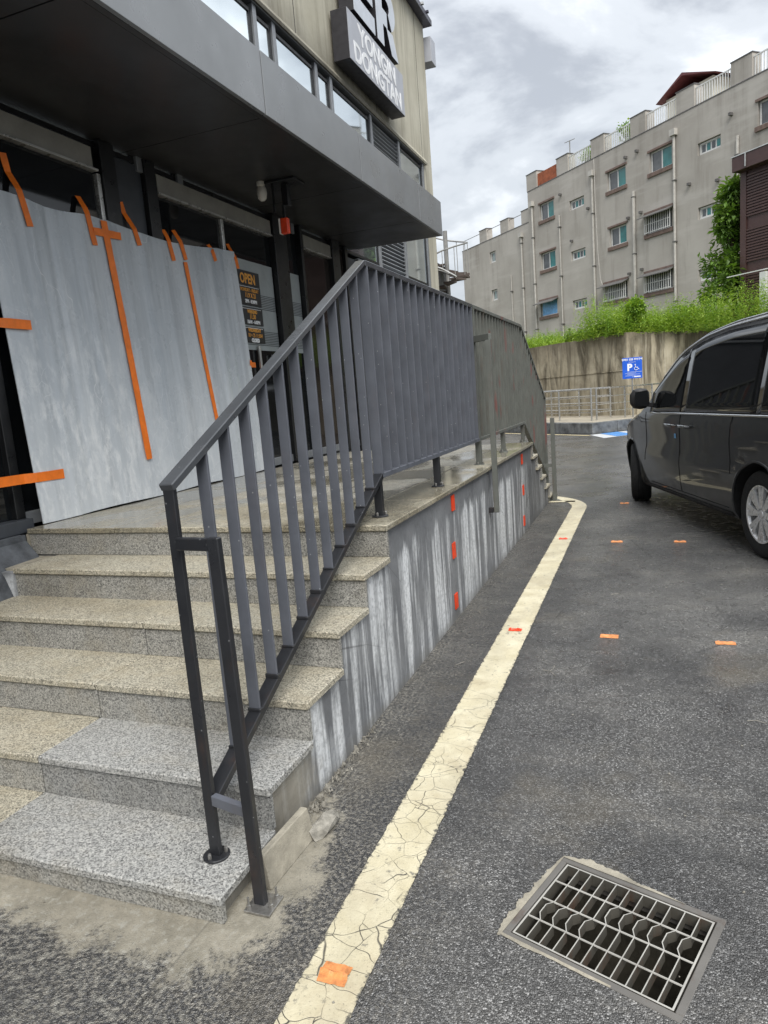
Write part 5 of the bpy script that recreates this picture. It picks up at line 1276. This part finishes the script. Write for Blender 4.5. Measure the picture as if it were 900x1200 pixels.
shrub(on_wall(WC + IR * 3.2 + A_ * 0.6, 2.73), 0.6, 1.0, 2600, 'broad leafy shrub on the wall top behind the roof of the van', ll=0.12)
shrub(tuple(apb(17.35, -0.5, 2.75)), 1.2, 5.0, 6500, 'leafy green tree growing against the brown building', ('leaf_c', 'leaf_b'), 0.20, 'broadleaf_tree', 0.5, 44)
shrub(tuple(ap(33.6, -0.8, ZP)), 0.7, 0.9, 700, 'potted greenery on the apartment roof left of the antenna post', ('leaf_b', 'leaf_a'), 0.16, 'roof_plant', group='roof plants')
shrub(tuple(ap(30.4, -0.8, ZP)), 0.7, 1.2, 700, 'taller potted greenery behind the middle parapet rail', ('leaf_b', 'leaf_a'), 0.16, 'roof_plant', group='roof plants')
# ------------------------------------------------------------------ van
HD = Vector((-0.3175, 0.948, 0)).normalized(); SD = Vector((-HD.y, HD.x, 0))     # heading, left side
VO = Vector((1.96, 4.511, 0)) - SD * 0.905          # centre line above the rear axle
van = thing('parked_van', 'dark grey van parked beside the yellow line with its front wheel turned', 'van', (VO.x, VO.y, 0))
def vp(t, y, z): p = VO + HD * t + SD * y; return Vector((p.x, p.y, z))
def interp(x, xs, ys): return float(np.interp(x, xs, ys))
TT = [-1.12, -1.05, -0.9, -0.6, 0, 0.8, 1.3, 1.75, 2.1, 2.45, 2.8, 3.2, 3.55, 3.8, 3.92]
ZTP = [1.35, 1.72, 1.86, 1.90, 1.915, 1.895, 1.845, 1.735, 1.53, 1.31, 1.105, 1.03, 0.945, 0.82, 0.62]
def ztop(t):
    # smooth the break points a little
    return sum(interp(t + o, TT, ZTP) * w for o, w in ((-0.12, 0.25), (0, 0.5), (0.12, 0.25)))
def hw(t): return sum(interp(t + o, [-1.15, -1.1, -1.0, -0.6, 0.0, 2.7, 3.1, 3.4, 3.65, 3.82, 3.93], [0.70, 0.80, 0.89, 0.935, 0.945, 0.945, 0.925, 0.875, 0.77, 0.60, 0.36]) * w for o, w in ((-0.08, 0.25), (0, 0.5), (0.08, 0.25)))
def yside(t, z):
    w = hw(t)
    k = interp(z, [0.22, 0.30, 0.42, 0.60, 0.66, 0.72, 0.9, 1.02, 1.09, 1.12, 1.3, 1.6, 1.8, 1.95], [-0.075, -0.03, -0.008, 0.006, 0.004, -0.006, -0.002, -0.006, -0.022, -0.032, -0.062, -0.120, -0.172, -0.215])
    return w + k
def section(t):
    zt_ = ztop(t); zs = zt_ - 0.10; z0 = 0.24 if t < 3.2 else 0.24 + (t - 3.2) * 0.06
    zs = max(zs, z0 + 0.2); pts = []
    base = [0.24, 0.30, 0.36, 0.42, 0.50, 0.60, 0.66, 0.72, 0.80, 0.90, 1.02, 1.09, 1.12, 1.20, 1.30, 1.40, 1.50, 1.60, 1.70, 1.82]
    n = len(base)
    for z in base:
        zz = z0 + (z - 0.24) * (zs - z0) / (1.82 - 0.24) if zs < 1.82 else z
        if zs < 1.82:  # keep the low part in place, squeeze the top
            zz = z if z < zs - 0.02 * (n - base.index(z)) / n else zs - 0.004 * (n - 1 - base.index(z))
            zz = max(zz, z0)
        pts.append((yside(t, zz), zz))
    ys, z1 = pts[-1]
    for q in (15, 32, 52, 72, 90):
        a = R(q); pts.append((ys - 0.10 * 0.9 * math.sin(a) * 1.0 if q < 60 else ys * (0.82 if q == 72 else 0.45), z1 + (zt_ - z1) * (math.sin(a) ** 0.8) * (0.86 if q < 90 else 0.96)))
    pts.append((0.0, zt_))
    return pts
ts = list(np.concatenate([np.linspace(-1.12, -0.9, 7), np.linspace(-0.8, 1.2, 15), np.linspace(1.3, 3.0, 26), np.linspace(3.05, 3.93, 22)]))
b = MB(); secs = [section(t) for t in ts]; ns = len(secs[0]); vs = []
for t, s_ in zip(ts, secs):
    for y, z in s_: vs.append(vp(t, y, z))
    for y, z in reversed(s_[:-1]): vs.append(vp(t, -y, z))
row = 2 * ns - 1; fs = []
for i in range(len(ts) - 1):
    for j in range(row):
        k = (j + 1) % row; fs.append((i * row + j, i * row + k, (i + 1) * row + k, (i + 1) * row + j))
fs += [tuple(range(row)), tuple(range((len(ts) - 1) * row, len(ts) * row))]
b.add(vs, fs)
def m_carpaint():
    m = NM('dark_grey_car_paint')
    c = m.mix(m.mr(m.noise(900, 1), 0.35, 0.7), (0.028, 0.029, 0.031), (0.044, 0.045, 0.047))
    m.out(c, 0.38, 0.5, None, 0.5, 0.8); m.b.inputs['Coat Roughness'].default_value = 0.04
    dirt = m.mr(m.xyz()[2], 0.55, 0.2, 0, 0.4); r_ = m.math('ADD', 0.36, m.math('MULTIPLY', dirt, m.noise(9, 4))); m.l(r_, m.b.inputs['Roughness'])
    return m.m
CAR = dict(paint=m_carpaint(), glass=m_glass_dark('tinted_car_glass', (0.004, 0.0045, 0.005), 0.015), tyre=plain('tyre_rubber', (0.012, 0.012, 0.0125), 0.8, var=0.3, scale=30, bump=0.4),
           rim=plain('alloy_rim', (0.68, 0.68, 0.68), 0.3, 0.35, var=0.12, scale=12), chrome=plain('chrome_strip', (0.70, 0.71, 0.72), 0.14, 0.95, var=0.06), trim=plain('black_plastic', (0.012, 0.012, 0.013), 0.55),
           lamp=plain('lamp_lens', (0.55, 0.56, 0.57), 0.1), red=plain('tail_lens', (0.32, 0.012, 0.012), 0.15), cut=plain('gap_black', (0.004, 0.004, 0.004), 0.9), silver=plain('silver_roof_strip', (0.42, 0.43, 0.45), 0.2, 0.75, var=0.05))
body = b.build('body', CAR['paint'], van, smooth='all')
def wheel_cut(t, r):
    c = MB(); n = 40; vv = []
    for y in (0.62, 1.2): vv += [vp(t + r * math.cos(2 * math.pi * j / n), y, 0.345 + r * math.sin(2 * math.pi * j / n)) for j in range(n)]
    for y in (-1.2, -0.62): vv += [vp(t + r * math.cos(2 * math.pi * j / n), y, 0.345 + r * math.sin(2 * math.pi * j / n)) for j in range(n)]
    ff = []
    for o in (0, 2 * n): ff += [(o + j, o + (j + 1) % n, o + n + (j + 1) % n, o + n + j) for j in range(n)] + [tuple(range(o, o + n)), tuple(range(o + n, o + 2 * n))]
    c.add(vv, ff); return c
WB = 3.11
cc = wheel_cut(0.0, 0.405); c2 = wheel_cut(WB, 0.405); cc.add(c2.v, c2.f)
cut = cc.build('cutter', CAR['cut'], van)
md = body.modifiers.new('arches', 'BOOLEAN'); md.operation = 'DIFFERENCE'; md.object = cut; md.solver = 'EXACT'
try: md.material_mode = 'TRANSFER'
except Exception: pass
bpy.context.view_layer.update()
dg = bpy.context.evaluated_depsgraph_get(); me2 = bpy.data.meshes.new_from_object(body.evaluated_get(dg))
body.modifiers.clear(); body.data = me2; bpy.data.objects.remove(cut)
me2.set_sharp_from_angle(angle=R(38))
def patch(name, mat, par, t0, t1, lo, hi, off=0.005, nt_=14, nz=8, sides=(1,), thick=0.0):
    for sgn_ in sides:
        b = MB(); vs = []
        for i in range(nt_ + 1):
            t = t0 + (t1 - t0) * i / nt_; a, c = lo(t), hi(t)
            for j in range(nz + 1):
                z = a + (c - a) * j / nz; vs.append(vp(t, sgn_ * (yside(t, z) + off), z))
        b.add(vs, [(i * (nz + 1) + j, (i + 1) * (nz + 1) + j, (i + 1) * (nz + 1) + j + 1, i * (nz + 1) + j + 1) for i in range(nt_) for j in range(nz)])
        o = b.build(name, mat, par, smooth='all')
        # give the sheet a real edge
        so = o.modifiers.new('thickness', 'SOLIDIFY'); so.thickness = 0.004; so.offset = 0.0
    return o
belt = lambda t: 1.125 - 0.012 * (t + 0.2)
wtop = lambda t: min(1.80, ztop(t) - 0.098)
def wfront(t): return max(belt(t) + 0.004, min(wtop(t), 1.745 - (t - 1.72) * 0.70))
patch('window_surround', CAR['trim'], van, -0.98, 2.40, lambda t: belt(t) - 0.012, lambda t: max(belt(t) + 0.002, wtop(t) + 0.025 if t < 1.7 else wfront(t) + 0.03), 0.003, 40, sides=(1, -1))
patch('side_window', CAR['glass'], van, -0.95, 0.045, belt, wtop, 0.007, sides=(1, -1))
patch('side_window', CAR['glass'], van, 0.055, 1.513, belt, wtop, 0.007, sides=(1, -1))
patch('side_window', CAR['glass'], van, 1.523, 2.33, belt, wfront, 0.007, 20, sides=(1, -1))
patch('belt_strip', CAR['chrome'], van, -1.0, 2.36, lambda t: belt(t) - 0.026, lambda t: belt(t) - 0.010, 0.009, 30, 1, sides=(1, -1))
# windscreen laid on the sloping front
b = MB(); vs = []; nt_, ny = 12, 10
for i in range(nt_ + 1):
    t = 1.80 + (2.72 - 1.80) * i / nt_; ys = yside(t, ztop(t) - 0.1) - 0.12
    for j in range(ny + 1):
        y = -ys + 2 * ys * j / ny; vs.append(vp(t + 0.006, y, ztop(t) + 0.006 - 0.05 * abs(y / ys) ** 3))
b.add(vs, [(i * (ny + 1) + j, (i + 1) * (ny + 1) + j, (i + 1) * (ny + 1) + j + 1, i * (ny + 1) + j + 1) for i in range(nt_) for j in range(ny)]); b.build('windscreen', CAR['glass'], van, smooth='all')
# roof edge strips
for s_ in (1, -1):
    pts = [vp(t, s_ * (yside(t, ztop(t) - 0.1) - 0.012), ztop(t) - 0.062) for t in np.linspace(-0.95, 2.15, 36)]
    MB().tube(pts, 0.013, 6).build('roof_strip', CAR['silver'], van, smooth=True)
    pts = [vp(t, s_ * (yside(t, ztop(t) - 0.1) - 0.055), ztop(t) - 0.028) for t in np.linspace(-0.95, 2.0, 30)]
    MB().tube(pts, 0.008, 6).build('roof_strip', CAR['silver'], van, smooth=True)
# door gaps
def gap(t, z0, z1, bow=0.0):
    b = MB(); pts = [vp(t + bow * math.sin((z - z0) / (z1 - z0) * 3.14), yside(t, z) + 0.0005, z) for z in np.linspace(z0, z1, 14)]
    b.tube(pts, 0.0042, 4); b.build('door_gap', CAR['cut'], van)
gap(1.52, 0.32, 1.10, 0.0); gap(2.52, 0.55, 1.08, -0.05); gap(0.42, 0.62, 1.10, 0.03)
b = MB(); b.tube([vp(t, yside(t, 0.32) + 0.0005, 0.32) for t in np.linspace(0.5, 2.40, 14)], 0.0042, 4); b.build('door_gap', CAR['cut'], van)
patch('sill_trim', CAR['trim'], van, 0.46, 2.64, lambda t: 0.245, lambda t: 0.285, 0.008, 12, 2, sides=(1, -1))
# arch lips
for tt in (0.0, WB):
    b = MB(); b.tube([vp(tt + 0.41 * math.cos(a), yside(tt + 0.41 * math.cos(a), max(0.25, 0.345 + 0.41 * math.sin(a))) - 0.004, max(0.245, 0.345 + 0.41 * math.sin(a))) for a in np.linspace(R(-12), R(192), 30)], 0.013, 6); b.build('arch_lip', CAR['paint'], van, smooth=True)
# handles, lock, sticker
for t0, t1 in ((1.60, 1.82), (1.27, 1.47)):
    h = MB().tube([vp(t0, yside(t0, 0.965) + 0.003, 0.965), vp(t0 + 0.02, yside(t0, 0.965) + 0.035, 0.967), vp((t0 + t1) / 2, yside(t0, 0.965) + 0.042, 0.969), vp(t1 - 0.02, yside(t1, 0.965) + 0.035, 0.967), vp(t1, yside(t1, 0.965) + 0.003, 0.965)], [0.010, 0.014, 0.016, 0.014, 0.010], 8).build('door_handle', CAR['paint'], van, smooth=True)
    MB().tube([vp(t0 + 0.02, yside(t0, 0.98) + 0.046, 0.979), vp(t1 - 0.02, yside(t1, 0.98) + 0.046, 0.979)], 0.006, 6).build('handle_strip', CAR['chrome'], h, smooth=True)
b = MB(); b.add([vp(t, yside(t, z) + 0.004, z) for t, z in ((1.60, 0.842), (1.65, 0.842), (1.65, 0.888), (1.60, 0.888))], [(0, 1, 2, 3)]); b.build('blue_sticker', M['blue_sheet'], van)
# mirror
for s_ in (1, -1):
    y = yside(2.33, 1.16)
    mr_ = MB(); vs = []; rings = [(0.0, 0.06, 0.075), (0.03, 0.085, 0.105), (0.09, 0.09, 0.115), (0.15, 0.075, 0.10), (0.185, 0.035, 0.055)]
    n = 14
    for dy, a, c in rings:
        for j in range(n):
            q = 2 * math.pi * j / n; cx_, cz_ = math.cos(q), math.sin(q); pw = 0.6
            vs.append(vp(2.36 + a * math.copysign(abs(cx_) ** pw, cx_) * 0.75, s_ * (y + 0.05 + dy * 1.02), 1.235 + c * math.copysign(abs(cz_) ** pw, cz_)))
    mr_.add(vs, [(i * n + j, i * n + (j + 1) % n, (i + 1) * n + (j + 1) % n, (i + 1) * n + j) for i in range(4) for j in range(n)] + [tuple(range(n)), tuple(range(4 * n, 5 * n))])
    m_ = mr_.build('mirror', CAR['trim'], van, smooth=True)
    MB().beam(vp(2.37, s_ * (y - 0.03), 1.15), vp(2.36, s_ * (y + 0.08), 1.17), 0.07, 0.045).build('mirror_arm', CAR['trim'], m_, 0.004)
    b = MB(); b.add([vp(2.285, s_ * (y + 0.07), 1.15), vp(2.285, s_ * (y + 0.215), 1.16), vp(2.285, s_ * (y + 0.21), 1.31), vp(2.285, s_ * (y + 0.075), 1.32)], [(0, 1, 2, 3)]); b.build('mirror_glass', CAR['glass'], m_)
# lamps and bumper
for s_ in (1, -1):
    b = MB(); vs = [vp(t, s_ * (yside(t, z) + 0.006), z) for t, z in ((3.42, 0.72), (3.78, 0.66), (3.78, 0.76), (3.45, 0.88))]; b.add(vs, [(0, 1, 2, 3)]); b.build('headlight', CAR['lamp'], van)
    b = MB(); vs = [vp(t, s_ * (yside(t, z) + 0.006), z) for t, z in ((-1.06, 0.9), (-0.93, 0.9), (-0.95, 1.5), (-1.04, 1.5))]; b.add(vs, [(0, 1, 2, 3)]); b.build('tail_light', CAR['red'], van)
def wheel(t, side, steer):
    c = vp(t, side * 0.80, 0.345)
    ang = math.atan2(HD.y, HD.x) + steer
    f = Vector((math.cos(ang), math.sin(ang), 0)); o = Vector((-f.y, f.x, 0)) * side      # o: outward
    Mx = Matrix(((f.x, o.x, 0, c.x), (f.y, o.y, 0, c.y), (0, 0, 1, c.z), (0, 0, 0, 1)))
    prof = [(0.225, -0.10), (0.30, -0.112), (0.332, -0.100), (0.3445, -0.075), (0.345, -0.03), (0.341, -0.028), (0.341, -0.020), (0.345, -0.018), (0.345, 0.018), (0.341, 0.020), (0.341, 0.028), (0.345, 0.03), (0.3445, 0.075), (0.332, 0.100), (0.30, 0.112), (0.25, 0.108), (0.222, 0.098), (0.218, 0.0)]
    w = MB().lathe(prof, (0, 0, 0), 'y', 48).xf(Mx).build('wheel', CAR['tyre'], van, smooth=True)
    rim = MB(); rim.lathe([(0.215, 0.01), (0.222, 0.09), (0.228, 0.106), (0.215, 0.104), (0.205, 0.085), (0.20, 0.02)], (0, 0, 0), 'y', 40)
    for k in range(8):
        a = 2 * math.pi * k / 8
        for da in (-0.13, 0.13):
            p = Vector((0.05 * math.cos(a), 0.088, 0.05 * math.sin(a))); q = Vector((0.212 * math.cos(a + da), 0.090, 0.212 * math.sin(a + da)))
            rim.beam(p, q, 0.036, 0.026, up=(0, 1, 0))
    rim.lathe([(0.068, 0.06), (0.068, 0.094), (0.055, 0.100), (0.05, 0.092), (0.034, 0.092), (0.03, 0.104), (0.004, 0.106)], (0, 0, 0), 'y', 24)
    for k in range(5):
        a = 2 * math.pi * k / 5; rim.lathe([(0.009, 0.09), (0.009, 0.103), (0.002, 0.104)], (0.052 * math.cos(a), 0, 0.052 * math.sin(a)), 'y', 6)
    rim.xf(Mx).build('rim', CAR['rim'], w)
    MB().lathe([(0.19, 0.0), (0.19, 0.045), (0.01, 0.046)], (0, 0, 0), 'y', 28).xf(Mx).build('brake_disc', CAR['trim'], w)
wheel(0, 1, 0); wheel(0, -1, 0); wheel(WB, 1, R(-19)); wheel(WB, -1, R(-19))
# dark underbody so no light leaks under the floor
b = MB(); vs = [vp(t, y, z) for z in (0.20, 0.236) for t, y in ((-0.9, -0.7), (3.5, -0.7), (3.5, 0.7), (-0.9, 0.7))]
b.add(vs, [(0, 3, 2, 1), (4, 5, 6, 7), (0, 1, 5, 4), (1, 2, 6, 5), (2, 3, 7, 6), (3, 0, 4, 7)]); b.build('underbody', CAR['trim'], van)
# tailgate: window, bumper and seam (outside the picture, seen from a step aside)
def vbox(name, mat, t0, t1, y0, y1, z0, z1, bev=0.01):
    b = MB(); vs = [vp(t, y, z) for z in (z0, z1) for t, y in ((t0, y0), (t1, y0), (t1, y1), (t0, y1))]
    b.add(vs, [(0, 3, 2, 1), (4, 5, 6, 7), (0, 1, 5, 4), (1, 2, 6, 5), (2, 3, 7, 6), (3, 0, 4, 7)]); return b.build(name, mat, van, bev)
vbox('rear_window', CAR['glass'], -1.135, -1.115, -0.58, 0.58, 1.02, 1.38, 0.006)
vbox('rear_bumper', CAR['trim'], -1.17, -1.05, -0.72, 0.72, 0.30, 0.50, 0.03)
vbox('rear_strip', CAR['chrome'], -1.135, -1.118, -0.45, 0.45, 0.93, 0.96, 0.004)
